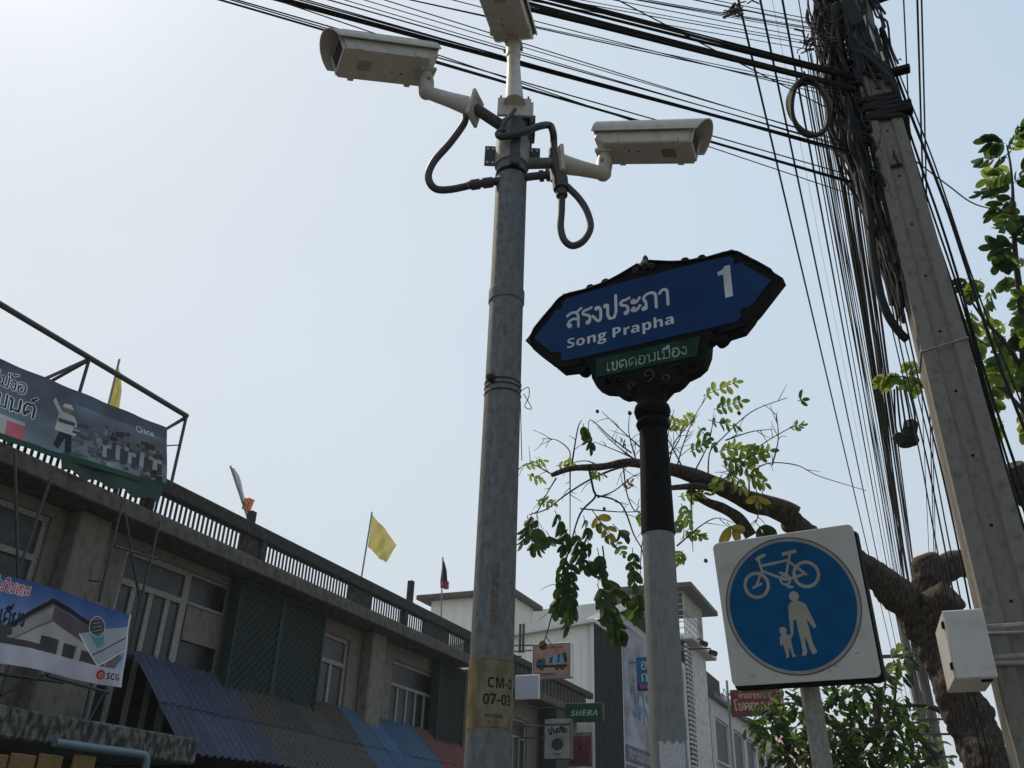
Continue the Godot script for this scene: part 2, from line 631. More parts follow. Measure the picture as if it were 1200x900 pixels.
func camera_and_light() -> void:
	var cam := Camera3D.new()
	cam.name = "camera"
	cam.transform = Transform3D(view, EYE)
	cam.keep_aspect = Camera3D.KEEP_HEIGHT
	cam.fov = rad_to_deg(2.0 * atan(450.0 / FOCAL))
	cam.near = 0.05
	cam.far = 3000.0
	add_child(cam)
	cam.current = true
	var to_sun := Vector3(-0.604, 0.766, -0.22).normalized()
	var sun := DirectionalLight3D.new()
	sun.name = "sun"
	sun.light_energy = 0.9
	sun.light_color = Color(1.0, 0.93, 0.82)
	sun.light_angular_distance = 1.5
	sun.shadow_enabled = true
	sun.transform.basis = Basis.looking_at(-to_sun)
	add_child(sun)
	# a hazy sky: whitish low down and towards the sun, pale blue away from it
	var w := 512
	var h := 256
	var im := Image.create(w, h, false, Image.FORMAT_RGBF)
	var veil := FastNoiseLite.new()
	veil.seed = 5
	veil.frequency = 0.02
	veil.fractal_octaves = 3
	for y in h:
		var el := PI * (0.5 - (y + 0.5) / h)
		for x in w:
			var az := TAU * (x + 0.5) / w
			var d := Vector3(sin(az) * cos(el), sin(el), -cos(az) * cos(el))
			var k := pow(clampf(1.0 - maxf(d.y, 0.0), 0.0, 1.0), 1.7)
			var c := Vector3(0.405, 0.55, 0.725).lerp(Vector3(0.69, 0.755, 0.79), k)
			var g := rad_to_deg(d.angle_to(to_sun))
			c = c.lerp(Vector3(0.765, 0.815, 0.862).lerp(Vector3(0.81, 0.815, 0.81), k), 0.95 * exp(-pow(g / 44.0, 2.0)))
			c *= lerpf(1.0, 0.5, smoothstep(55.0, 125.0, g))                        # haze is dimmest away from the sun
			c += Vector3(1.0, 0.97, 0.92) * 0.9 * exp(-g / 4.5)
			c *= 1.0 + 0.035 * veil.get_noise_3d(d.x * 60.0, d.y * 160.0, d.z * 60.0)   # faint layers in the haze
			if d.y < 0.0:
				c = c.lerp(Vector3(0.30, 0.29, 0.27), clampf(-d.y * 6.0, 0.0, 1.0))
			c *= 1.045
			im.set_pixel(x, y, Color(c.x, c.y, c.z))
	var pan := PanoramaSkyMaterial.new()
	pan.panorama = ImageTexture.create_from_image(im)
	var sky := Sky.new()
	sky.sky_material = pan
	var env := Environment.new()
	env.background_mode = Environment.BG_SKY
	env.sky = sky
	env.tonemap_mode = Environment.TONE_MAPPER_LINEAR
	env.tonemap_exposure = 1.0
	env.fog_enabled = true                                                      # a little haze down the street
	env.fog_density = 0.0009
	env.fog_light_color = Color(0.86, 0.88, 0.90)
	env.sdfgi_enabled = true
	env.ssao_enabled = true
	env.ssil_enabled = true
	var we := WorldEnvironment.new()
	we.name = "environment"
	we.environment = env
	add_child(we)

func materials() -> void:
	M.asphalt = surf(1, 0.03, [[0.0, lin(.035, .035, .036)], [1.0, lin(.07, .068, .066)]], Vector3.ONE * 0.5, 0.9)
	M.paving = surf(2, 0.02, [[0.2, lin(.12, .115, .105)], [0.8, lin(.19, .18, .165)]], Vector3.ONE * 0.4, 0.9)
	M.earth = surf(3, 0.02, [[0.2, lin(.09, .085, .05)], [0.8, lin(.15, .13, .09)]], Vector3.ONE * 0.1, 0.95)
	M.galv = surf(4, 0.03, [[0.08, lin(.06, .063, .062)], [0.35, lin(.10, .107, .107)], [0.6, lin(.128, .136, .136)], [0.8, lin(.15, .157, .156)], [0.97, lin(.09, .088, .083)]], Vector3(3.4, 1.5, 3.4), 0.65, 0.18, 0.05)
	M.galv_new = surf(5, 0.03, [[0.1, lin(.12, .127, .126)], [0.4, lin(.15, .16, .16)], [0.7, lin(.175, .185, .185)], [0.95, lin(.14, .146, .143)]], Vector3(3.6, 1.2, 3.6), 0.6, 0.15, 0.05)
	M.galv_worn = surf(6, 0.03, [[0.15, lin(.17, .175, .17)], [0.5, lin(.27, .275, .265)], [0.85, lin(.33, .335, .32)]], Vector3(4, 2, 4), 0.65, 0.2, 0.04)
	M.black_iron = matte_surf(7, 0.03, [[0.2, lin(.005, .005, .0055)], [0.8, lin(.012, .0115, .011)]], Vector3.ONE * 3.0, 0.65)
	M.rusty = surf(8, 0.05, [[0.2, lin(.02, .018, .017)], [0.6, lin(.035, .029, .025)], [0.9, lin(.10, .055, .03)]], Vector3.ONE * 2.0, 0.8)
	M.dark_steel = surf(9, 0.04, [[0.2, lin(.03, .031, .033)], [0.8, lin(.065, .062, .060)]], Vector3.ONE * 2.0, 0.6)
	M.housing = surf(10, 0.015, [[0.2, lin(.36, .335, .29)], [0.55, lin(.43, .40, .35)], [0.9, lin(.46, .43, .38)]], Vector3.ONE * 3.0, 0.5)
	M.glass = mat(lin(.015, .017, .02), 0.08)
	M.rubber = mat(lin(.025, .025, .027), 0.6)
	M.conduit = surf(11, 0.03, [[0.2, lin(.022, .023, .025)], [0.8, lin(.045, .046, .05)]], Vector3.ONE * 5.0, 0.55)
	M.cable = mat(lin(.006, .006, .007), 0.8)
	M.cable_grey = mat(lin(.07, .07, .075), 0.6)
	M.cable_brown = mat(lin(.09, .05, .03), 0.7)
	M.concrete = surf(12, 0.022, [[0.08, lin(.11, .104, .09)], [0.3, lin(.165, .156, .134)], [0.6, lin(.19, .18, .156)], [0.95, lin(.165, .155, .132)]], Vector3(1.6, 1.0, 1.6), 0.92, 0.0, 0.15)
	M.cream = surf(13, 0.014, [[0.06, lin(.085, .074, .058)], [0.3, lin(.165, .147, .118)], [0.7, lin(.205, .184, .15)], [1.0, lin(.16, .14, .11)]], Vector3(0.8, 0.42, 0.8), 0.9, 0.0, 0.2)
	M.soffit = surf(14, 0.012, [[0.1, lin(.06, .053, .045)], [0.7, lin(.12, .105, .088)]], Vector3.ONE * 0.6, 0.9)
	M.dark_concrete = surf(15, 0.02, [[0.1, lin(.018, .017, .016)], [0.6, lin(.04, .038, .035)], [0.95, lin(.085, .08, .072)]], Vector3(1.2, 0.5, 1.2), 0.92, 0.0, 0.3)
	M.stained = surf(16, 0.03, [[0.22, lin(.02, .019, .017)], [0.45, lin(.055, .052, .046)], [0.6, lin(.12, .113, .1)], [0.95, lin(.2, .19, .168)]], Vector3(0.8, 0.3, 0.5), 0.95, 0.0, 0.3)
	M.white_stained = surf(17, 0.02, [[0.12, lin(.2, .195, .185)], [0.36, lin(.56, .54, .52)], [0.9, lin(.70, .68, .65)]], Vector3(0.4, 0.14, 0.4), 0.9)  # stained white, lightened: the haze of distance is put into the colour
	M.frame = surf(18, 0.03, [[0.2, lin(.22, .21, .19)], [0.8, lin(.34, .33, .30)]], Vector3.ONE, 0.7)
	M.pane = surf(19, 0.01, [[0.2, lin(.010, .010, .010)], [0.8, lin(.028, .027, .025)]], Vector3.ONE * 0.6, 0.35)
	M.pane_lilac = mat(lin(.022, .02, .022), 0.6)
	M.lattice = surf(20, 0.03, [[0.2, lin(.012, .034, .026)], [0.8, lin(.022, .055, .042)]], Vector3.ONE, 0.75)
	M.lattice_back = surf(21, 0.03, [[0.2, lin(.007, .016, .013)], [0.8, lin(.012, .026, .02)]], Vector3.ONE, 0.8)
	M.tile_navy = surf(22, 0.02, [[0.1, lin(.028, .036, .062)], [0.45, lin(.05, .063, .115)], [0.9, lin(.07, .083, .135)]], Vector3(1.2, 0.4, 1.2), 0.8)
	M.tile_brown = surf(23, 0.02, [[0.1, lin(.032, .028, .025)], [0.5, lin(.07, .06, .052)], [0.9, lin(.095, .082, .073)]], Vector3(1.2, 0.4, 1.2), 0.85)
	M.tile_blue = surf(24, 0.012, [[0.1, lin(.03, .075, .155)], [0.5, lin(.042, .11, .215)], [0.9, lin(.05, .12, .225)]], Vector3(1.0, 0.5, 1.0), 0.7)
	M.tile_red = surf(25, 0.012, [[0.1, lin(.14, .045, .045)], [0.9, lin(.2, .065, .065)]], Vector3(1.0, 0.5, 1.0), 0.8)
	M.white_wall = surf(26, 0.01, [[0.2, lin(.74, .72, .66)], [0.8, lin(.82, .80, .74)]], Vector3(0.3, 0.06, 0.3), 0.85)
	M.white_sheet = surf(27, 0.01, [[0.2, lin(.62, .62, .60)], [0.8, lin(.70, .70, .68)]], Vector3(0.2, 0.1, 0.2), 0.7)
	M.lilac_wall = surf(28, 0.012, [[0.1, lin(.44, .38, .42)], [0.6, lin(.58, .52, .55)], [1.0, lin(.63, .57, .59)]], Vector3(0.3, 0.12, 0.3), 0.9)  # paler than the wall itself: street haze put into its colour
	M.black_sheet = surf(29, 0.02, [[0.2, lin(.006, .0065, .007)], [0.8, lin(.014, .015, .016)]], Vector3(0.6, 0.1, 0.6), 0.85)
	M.roof_dark = surf(30, 0.02, [[0.2, lin(.06, .058, .055)], [0.8, lin(.12, .115, .105)]], Vector3.ONE * 0.4, 0.8)
	M.pink = mat(lin(.62, .36, .40), 0.8)
	M.white_paint = surf(31, 0.012, [[0.05, lin(.40, .39, .37)], [0.3, lin(.47, .46, .44)], [0.9, lin(.50, .49, .47)]], Vector3.ONE * 1.2, 0.5)
	M.bark = surf(32, 0.022, [[0.1, lin(.013, .010, .008)], [0.4, lin(.045, .036, .028)], [0.62, lin(.085, .068, .053)], [0.9, lin(.15, .122, .098)]], Vector3(7.0, 1.8, 7.0), 0.95, 0.0, 1.0)
	M.twig = mat(lin(.045, .037, .03), 0.9)
	M.cut_wood = surf(33, 0.03, [[0.2, lin(.32, .2, .11)], [0.8, lin(.45, .3, .17)]], Vector3.ONE * 6.0, 0.9)
	M.leaf_dark = leafy(lin(.022, .040, .016), lin(.04, .075, .014), 0.55)  # shade of the hanging clusters is put into this leaf colour
	M.leaf_mid = leafy(lin(.045, .08, .022), lin(.14, .22, .03), 0.5)
	M.leaf_light = leafy(lin(.09, .14, .032), lin(.34, .43, .07), 0.5)  # same leaves in sun: their brightness is put into colour and backlight
	M.leaf_yellow = leafy(lin(.22, .17, .03), lin(.34, .28, .04), 0.6)
	M.teal_pipe = mat(lin(.10, .16, .185), 0.35)
	M.timber = surf(34, 0.02, [[0.2, lin(.14, .085, .025)], [0.8, lin(.22, .135, .04)]], Vector3(1, 4, 1), 0.8)
	M.print_blank = mat(lin(.42, .45, .50), 0.6)
	M.yellow_cloth = leafy(lin(.62, .55, .22), lin(.44, .38, .14), 0.8)

func ground() -> void:
	var e := MB.new()
	e.quad(Vector3(-600, -0.13, 600), Vector3(600, -0.13, 600), Vector3(600, -0.13, -600), Vector3(-600, -0.13, -600))
	struct("ground", e, M.earth)
	var r := MB.new()
	r.span(Vector3(-8.2, -0.3, 200), Vector3(-2.4, -0.12, -300))
	struct("road", r, M.asphalt)
	var k := MB.new()
	k.span(Vector3(-2.4, -0.3, 200), Vector3(-2.2, 0.02, -300))
	k.span(Vector3(-8.4, -0.3, 200), Vector3(-8.2, 0.02, -300))
	struct("kerb", k, M.concrete)
	var p := MB.new()
	p.span(Vector3(-2.2, -0.3, 200), Vector3(3.0, 0.0, -300))
	struct("pavement", p, M.paving)
	p = MB.new()
	p.span(Vector3(-11.6, -0.3, 200), Vector3(-8.4, 0.0, -300))
	struct("pavement", p, M.paving)
	for i in 30:
		var l := MB.new()
		l.span(Vector3(-5.37, -0.121, 20 - i * 6.0), Vector3(-5.23, -0.116, 17 - i * 6.0))
		struct("road_marking", l, M.white_paint)

# ------------------------------------------------------------------ walls and windows (facing the road, +x)
func wall_x(parent: Node3D, called: String, x: float, thick: float, z0: float, z1: float, y0: float, y1: float, holes: Array, m: Material) -> MeshInstance3D:
	var zs := [z0, z1]
	var ys := [y0, y1]
	for q in holes:
		zs.append_array([q[0], q[1]])
		ys.append_array([q[2], q[3]])
	zs.sort()
	ys.sort()
	var mb := MB.new()
	for i in zs.size() - 1:
		var run := -1
		for j in ys.size():
			var solid := false
			if j < ys.size() - 1:
				var c := Vector2((zs[i] + zs[i + 1]) * 0.5, (ys[j] + ys[j + 1]) * 0.5)
				solid = true
				for q in holes:
					if c.x > minf(q[0], q[1]) and c.x < maxf(q[0], q[1]) and c.y > q[2] and c.y < q[3]:
						solid = false
			if solid and run < 0:
				run = j
			elif not solid and run >= 0:
				if zs[i + 1] - zs[i] > 0.001 and ys[j] - ys[run] > 0.001:
					mb.span(Vector3(x - thick, ys[run], zs[i]), Vector3(x, ys[j], zs[i + 1]))
				run = -1
	return part(parent, called, mb, m)

func window_x(parent: Node3D, x: float, z0: float, z1: float, y0: float, y1: float, cols: int, transom: float, bar := 0.06, fm: Material = null, pm: Material = null) -> void:   # z0 is the nearer end
	fm = fm if fm else M.frame
	pm = pm if pm else M.pane
	var f := MB.new()
	f.span(Vector3(x - 0.07, y0, z0), Vector3(x, y1, z0 - bar))
	f.span(Vector3(x - 0.07, y0, z1 + bar), Vector3(x, y1, z1))
	f.span(Vector3(x - 0.07, y1 - bar, z0 - bar), Vector3(x, y1, z1 + bar))
	f.span(Vector3(x - 0.07, y0, z0 - bar), Vector3(x, y0 + bar, z1 + bar))
	if transom > 0.0:
		f.span(Vector3(x - 0.06, transom, z0 - bar), Vector3(x + 0.012, transom + bar, z1 + bar))
	var top := transom if transom > 0.0 else y1 - bar
	for i in range(1, cols):
		var z := lerpf(z0, z1, float(i) / cols)
		f.span(Vector3(x - 0.06, y0 + bar, z + bar * 0.5), Vector3(x - 0.004, top, z - bar * 0.5))
	var win := part(parent, "window", f, fm)
	for i in cols:
		var g := MB.new()
		g.span(Vector3(x - 0.05, y0 + bar, lerpf(z0, z1, float(i) / cols) - bar * 0.5), Vector3(x - 0.035, top, lerpf(z0, z1, float(i + 1) / cols) + bar * 0.5))
		part(win, "pane", g, pm)
	if transom > 0.0:
		var g := MB.new()
		g.span(Vector3(x - 0.05, transom + bar, z0 - bar), Vector3(x - 0.035, y1 - bar, z1 + bar))
		part(win, "pane", g, pm)

func rail_z(px: float) -> float:                                                 # along the roof railing of the row
	return on_x(px, 482.0 + 0.512 * px, -11.0).z

func shophouse_row() -> void:
	var o := thing("shophouse_row", "long two-storey cream shophouse row with green lattice cages and slatted roof parapet", "building", Vector3(-11.6, 0, -23.0))
	var xw := -11.6
	var w := [[-9.06, -6.2, 3.1, 5.9], [-13.29, -10.6, 3.05, 5.92], [-17.5, -13.75, 3.05, 5.78], [-21.76, -19.45, 3.05, 5.74]]
	wall_x(o, "wall", xw, 0.2, 5.0, -23.0, 3.0, 6.08, w.map(func(q): return [q[1], q[0], q[2], q[3]]), M.cream)
	var body := MB.new()
	body.span(Vector3(-19.5, 0, -23.0), Vector3(-11.82, 3.0, -22.8))
	body.span(Vector3(-19.5, 3.0, -23.0), Vector3(-11.82, 6.08, -22.8))
	body.span(Vector3(-19.5, 0, 5.0), Vector3(-19.3, 6.08, -22.79))
	body.span(Vector3(-19.29, 0, 4.8), Vector3(-11.82, 6.08, 5.0))
	body.span(Vector3(-19.29, 3.0, 4.8), Vector3(-11.82, 3.1, -22.79))
	part(o, "side_walls", body, M.cream)
	var low := MB.new()
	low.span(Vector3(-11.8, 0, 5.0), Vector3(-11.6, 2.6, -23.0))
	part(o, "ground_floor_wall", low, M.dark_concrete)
	var slab := MB.new()
	slab.rbox(Vector3(-11.05, 2.81, -3.2), Vector3(2.0, 0.36, 16.4), 0.03)
	part(o, "stained_ledge", slab, M.stained, "projecting ledge streaked black with mould")
	var roof := MB.new()
	roof.rbox(Vector3(-15.2, 6.22, -8.8), Vector3(8.6, 0.26, 27.8), 0.02)
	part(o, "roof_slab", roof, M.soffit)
	for z in [-9.62, -18.28]:
		var p := MB.new()
		p.rbox(Vector3(-11.44, 4.55, z), Vector3(0.3, 3.06, 0.62), 0.03)
		part(o, "pillar", p, M.cream)
	# the parapet on the roof edge: a heavy top beam over concrete slats, some bays closed
	var beam := MB.new()
	beam.rbox(Vector3(-11.03, 6.86, -8.8), Vector3(0.2, 0.25, 27.7), 0.02)
	part(o, "parapet_beam", beam, M.dark_concrete)
	var foot := MB.new()
	foot.rbox(Vector3(-11.03, 6.36, -8.8), Vector3(0.14, 0.04, 27.7), 0.01)
	part(o, "parapet_foot", foot, M.dark_concrete)
	var shut := [[286, 306], [412, 436], [498, 526]]
	var slats := MB.new()
	var z := 4.8
	while z > -22.2:
		var closed := false
		for s in shut:
			if z < rail_z(s[0]) and z > rail_z(s[1]):
				closed = true
		if not closed:
			slats.box(Vector3(-11.0, 6.56, z), Vector3(0.018, 0.37, 0.044))
		z -= 0.112
	part(o, "parapet_slats", slats, M.dark_concrete).set_meta("kind", "stuff")
	for s in shut:
		var c := MB.new()
		c.span(Vector3(-11.1, 6.381, rail_z(s[0])), Vector3(-10.995, 6.74, rail_z(s[1])))
		part(o, "parapet_panel", c, M.dark_concrete)
	for px in [179, 308, 474, 549]:
		var c := MB.new()
		c.rbox(Vector3(-11.03, 6.55, rail_z(px)), Vector3(0.16, 0.36, 0.16), 0.015)
		part(o, "parapet_post", c, M.dark_concrete)
	# windows
	window_x(o, xw - 0.06, -6.2, -9.06, 3.1, 5.9, 4, 5.2, 0.09)
	window_x(o, xw - 0.06, -10.6, -12.2, 3.05, 5.92, 4, 5.32, 0.1)
	window_x(o, xw - 0.06, -12.2, -13.29, 3.05, 5.92, 1, 5.36, 0.05)
	var blind := MB.new()
	blind.span(Vector3(xw - 0.06, 4.74, -12.27), Vector3(xw - 0.04, 5.34, -13.22))
	part(o, "board", blind, M.cream, "pale board closing the upper window")
	window_x(o, xw - 0.06, -13.75, -16.35, 3.05, 5.78, 3, 5.2, 0.1)
	window_x(o, xw - 0.06, -16.35, -17.5, 3.05, 5.78, 2, 5.16, 0.09)
	window_x(o, xw - 0.06, -19.45, -21.76, 3.05, 5.74, 5, 5.14, 0.08)
	# expanded metal cages
	for c in [[-13.2, -14.55, 3.2], [-14.55, -16.05, 3.2], [-21.4, -22.95, 3.2]]:
		cage(o, c[0], c[1], c[2], 6.05)

func cage(o: Node3D, z0: float, z1: float, y0: float, y1: float) -> void:
	var f := MB.new()
	var x := -11.3
	f.span(Vector3(x - 0.05, y0, z0), Vector3(x, y1, z0 - 0.05))
	f.span(Vector3(x - 0.05, y0, z1 + 0.05), Vector3(x, y1, z1))
	f.span(Vector3(x - 0.05, y1 - 0.05, z0 - 0.05), Vector3(x, y1, z1 + 0.05))
	f.span(Vector3(-11.55, y0, z0), Vector3(x - 0.05, y1, z0 - 0.012))
	f.span(Vector3(-11.55, y0, z1 + 0.012), Vector3(x - 0.05, y1, z1))
	var c := part(o, "lattice_cage", f, M.lattice)
	var b := MB.new()
	b.span(Vector3(x - 0.06, y0, z0 - 0.05), Vector3(x - 0.052, y1 - 0.05, z1 + 0.05))
	part(c, "backing_sheet", b, M.lattice_back)
	var d := MB.new()                                                           # diagonal strips
	var wz := absf(z1 - z0) - 0.1
	var hy := y1 - y0 - 0.05
	for dir in [-1.0, 1.0]:
		var s := -hy
		while s < wz + hy:
			var pts := []
			for q in 2:
				var t := 0.0 if q == 0 else hy
				pts.append(Vector2(s + dir * t if dir > 0 else s + hy - t, t))
			var a: Vector2 = pts[0]
			var e: Vector2 = pts[1]
			# clip to the frame
			var t0 := 0.0
			var t1 := 1.0
			var dx := e.x - a.x
			for lim in [0.0, wz]:
				var tt: float = (lim - a.x) / dx
				if (dx > 0) == (lim == 0.0):
					t0 = maxf(t0, tt)
				else:
					t1 = minf(t1, tt)
			if t1 - t0 > 0.02:
				var p0 := a.lerp(e, t0)
				var p1 := a.lerp(e, t1)
				var q0 := Vector3(x - 0.02, y0 + p0.y, z0 - 0.05 - p0.x)
				var q1 := Vector3(x - 0.02, y0 + p1.y, z0 - 0.05 - p1.x)
				var mid := (q0 + q1) * 0.5 + Vector3(0.006 * dir, 0, 0)
				d.box(mid, Vector3(0.012, 0.022, q0.distance_to(q1)), Basis.looking_at(q1 - q0, Vector3.RIGHT) * Basis(Vector3.BACK, PI / 2))
			s += 0.17 if dir > 0 else 0.34
	part(c, "lattice_strips", d, M.lattice).set_meta("kind", "stuff")

func second_row() -> void:
	var o := thing("shophouse", "narrow dirty cream shophouse under black slatted roof edge behind the hanging shop signs", "building", Vector3(-11.6, 0, -33.0))
	wall_x(o, "wall", -11.6, 0.2, -23.6, -33.0, 0.0, 6.0, [[-28.2, -26.2, 3.2, 5.4]], M.cream)
	window_x(o, -11.66, -26.2, -28.2, 3.2, 5.4, 4, 4.8, 0.08)
	var side := MB.new()
	side.span(Vector3(-19, 0, -23.8), Vector3(-11.82, 6.0, -23.6))
	part(o, "side_wall", side, M.cream)
	side = MB.new()
	side.span(Vector3(-19, 0, -32.9), Vector3(-11.82, 6.0, -32.7))
	part(o, "side_wall", side, M.cream)
	var slab := MB.new()
	slab.rbox(Vector3(-15, 6.1, -28.25), Vector3(8.1, 0.24, 9.4), 0.02)
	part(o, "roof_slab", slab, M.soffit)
	var beam := MB.new()
	beam.rbox(Vector3(-11.0, 6.85, -28.2), Vector3(0.22, 0.2, 9.3), 0.02)
	part(o, "parapet_beam", beam, M.dark_concrete)
	var panel := MB.new()
	panel.span(Vector3(-11.06, 6.22, -25.6), Vector3(-11.0, 6.75, -32.3))
	part(o, "parapet_panel", panel, M.dark_concrete)
	var slats := MB.new()
	for i in 13:
		slats.box(Vector3(-11.0, 6.48, -23.7 - i * 0.15), Vector3(0.02, 0.54, 0.05))
	part(o, "parapet_slats", slats, M.dark_concrete).set_meta("kind", "stuff")
	var ribs := MB.new()
	for i in 20:
		ribs.box(Vector3(-10.985, 6.48, -25.8 - i * 0.33), Vector3(0.03, 0.5, 0.09))
	part(o, "parapet_ribs", ribs, M.soffit).set_meta("kind", "stuff")
	for z in [-24.2, -30.6]:
		var p := MB.new()
		p.rbox(Vector3(-11.35, 3.0, z), Vector3(0.5, 5.98, 0.6), 0.03)
		part(o, "pillar", p, M.cream)
	var g := MB.new()
	g.span(Vector3(-10.9, 3.2, -29.0), Vector3(-11.4, 5.9, -30.2))
	part(o, "lattice_cage", g, M.lattice_back)
	# the pipe frame standing on its roof edge
	var t := thing("pipe_frame", "dark iron pipe frame standing on the roof edge behind the truck sign", "frame", on_x(612, 800, -11.1))
	for px in [608, 612]:
		var a := MB.new()
		var q := on_z(px, 800, -25.0)
		a.tube([Vector3(q.x, 6.9, -25.0), Vector3(q.x, 7.75, -25.0)], 0.04, 6)
		part(t, "upright", a, M.dark_steel)
	for yy in [757, 764, 770]:
		var a := MB.new()
		a.tube([on_z(590, yy, -25.0), on_z(624 if yy == 757 else 611, yy - 1, -25.0)], 0.025, 6)
		part(t, "rail", a, M.dark_steel)

func hall() -> void:
	# the big white hall behind the row: its front wall faces the corner
	var o := thing("warehouse", "large white warehouse with sloping roof edge and black sheet strip at its corner", "building", Vector3(-11.0, 0, -37.0))
	var z0 := -33.3
	var wall := MB.new()
	var p := PackedVector2Array([Vector2(-20, 0), Vector2(-11.02, 0), Vector2(-11.02, 9.62), Vector2(-20, 8.75)])
	wall.prism(p, z0 - 0.3, z0)
	part(o, "front_wall", wall, M.white_wall)
	var ribs := MB.new()
	for i in 26:
		var x := -11.2 - i * 0.34
		ribs.box(Vector3(x, 4.6, z0 + 0.006), Vector3(0.03, 9.2, 0.02))
	part(o, "sheet_ribs", ribs, M.white_wall).set_meta("kind", "stuff")
	var corner := MB.new()
	corner.span(Vector3(-11.12, 0, z0 + 0.01), Vector3(-11.0, 9.62, z0 + 0.05))
	part(o, "corner_trim", corner, M.white_sheet)
	var edge := MB.new()
	edge.prism(PackedVector2Array([Vector2(-20, 8.76), Vector2(-10.9, 9.64), Vector2(-10.9, 9.76), Vector2(-20, 8.88)]), z0 - 4.0, z0 + 0.25)
	part(o, "roof_edge", edge, M.white_sheet)
	var roof := MB.new()
	roof.quad(Vector3(-20, 8.88, z0), Vector3(-10.9, 9.77, z0), Vector3(-10.9, 11.0, -37.5), Vector3(-20, 10.1, -37.5))
	part(o, "roof", roof, M.white_sheet)
	var strip := MB.new()
	strip.span(Vector3(-11.3, 0, z0), Vector3(-11.0, 9.6, -37.0))
	for i in 12:
		strip.box(Vector3(-10.985, 5.0, z0 - 0.2 - i * 0.3), Vector3(0.04, 9.6, 0.09))
	var st := part(o, "black_sheet", strip, M.black_sheet)
	strip = MB.new()
	strip.prism(PackedVector2Array([Vector2(33.3, 9.6), Vector2(37.0, 9.6), Vector2(37.0, 10.9), Vector2(33.3, 9.7)]), -11.29, -11.0, Transform3D(Basis(Vector3(0, 0, -1), Vector3.UP, Vector3.RIGHT), Vector3.ZERO))
	part(o, "black_gable", strip, M.black_sheet)
	# the wall beyond it carries a printed advertisement
	var side := MB.new()
	side.span(Vector3(-11.4, 0, -37.02), Vector3(-11.05, 10.9, -49.0))
	part(o, "side_wall", side, M.white_sheet)
	var eave := MB.new()
	eave.prism(PackedVector2Array([Vector2(-12.4, 10.45), Vector2(-10.5, 11.1), Vector2(-10.5, 11.32), Vector2(-12.4, 10.67)]), -46.5, -36.9)
	part(o, "eave", eave, M.roof_dark)
	eave = MB.new()
	eave.prism(PackedVector2Array([Vector2(-12.45, 10.4), Vector2(-10.45, 11.08), Vector2(-10.45, 11.42), Vector2(-12.45, 10.74)]), -36.89, -36.82)
	part(o, "fascia_board", eave, M.white_wall)
	# the lettering is faint on the wall: a printed sheet
	var pic := Pic.new(512, 512, Color(0.66, 0.66, 0.72))
	pic.thai("ทรงตัว", 30, 150, 60, 10, Color(0.5, 0.52, 0.62))
	pic.thai("วดงวา", 40, 250, 80, 16, Color(0.36, 0.5, 0.6))
	pic.thai("มรดกบส", 240, 240, 70, 14, Color(0.36, 0.5, 0.6))
	pic.rect(0, 330, 512, 44, Color(0.33, 0.33, 0.38))
	pic.thai("สนามดวงการกลาง", 20, 364, 22, 4, Color(0.6, 0.6, 0.65))
	pic.rect(0, 382, 512, 40, Color(0.33, 0.33, 0.38))
	pic.thai("มรดกบสอนเขต", 20, 412, 20, 4, Color(0.6, 0.6, 0.65))
	pic.thai("โทรเขต", 60, 470, 30, 5, Color(0.45, 0.45, 0.52))
	pic.grime(5, 0.02, 0.5)
	var ad := MB.new()
	ad.quad(Vector3(-11.03, 3.0, -37.3), Vector3(-11.03, 3.0, -48.5), Vector3(-11.03, 10.6, -48.5), Vector3(-11.03, 10.6, -37.3))
	part(o, "printed_sheet", ad, printed(pic.tex(), 0.6), "faded lilac advertisement sheet with Thai lettering")
	# plain white upper storey of another building behind
	var b := thing("rooftop_block", "plain pale windowless block rising behind the white warehouse roof", "building", Vector3(-14.6, 0, -55))
	var m := MB.new()
	m.prism(PackedVector2Array([Vector2(-28, 0), Vector2(-14.6, 0), Vector2(-14.6, 16.3), Vector2(-28, 15.75)]), -62.0, -55.0)
	part(b, "wall", m, M.white_sheet)
	m = MB.new()
	var dp := on_z(665, 712, -55.0)
	m.span(Vector3(dp.x - 0.18, 8, -54.98), Vector3(dp.x + 0.18, dp.y, -54.9))
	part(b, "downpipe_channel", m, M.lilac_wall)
	# white house with a dark flat roof behind the row
	var c := thing("flat_roof_house", "white house with dark overhanging flat roof behind the parapet flags", "building", Vector3(-20, 0, -42))
	m = MB.new()
	m.prism(PackedVector2Array([Vector2(-21.9, 0), Vector2(-17.5, 0), Vector2(-17.5, 12.9), Vector2(-21.9, 12.9)]), -43.0, -40.0)
	part(c, "wall", m, M.white_wall)
	m = MB.new()
	m.rbox(Vector3(-19.85, 13.02, -41.5), Vector3(5.4, 0.24, 4.0), 0.03)
	part(c, "roof", m, M.roof_dark)

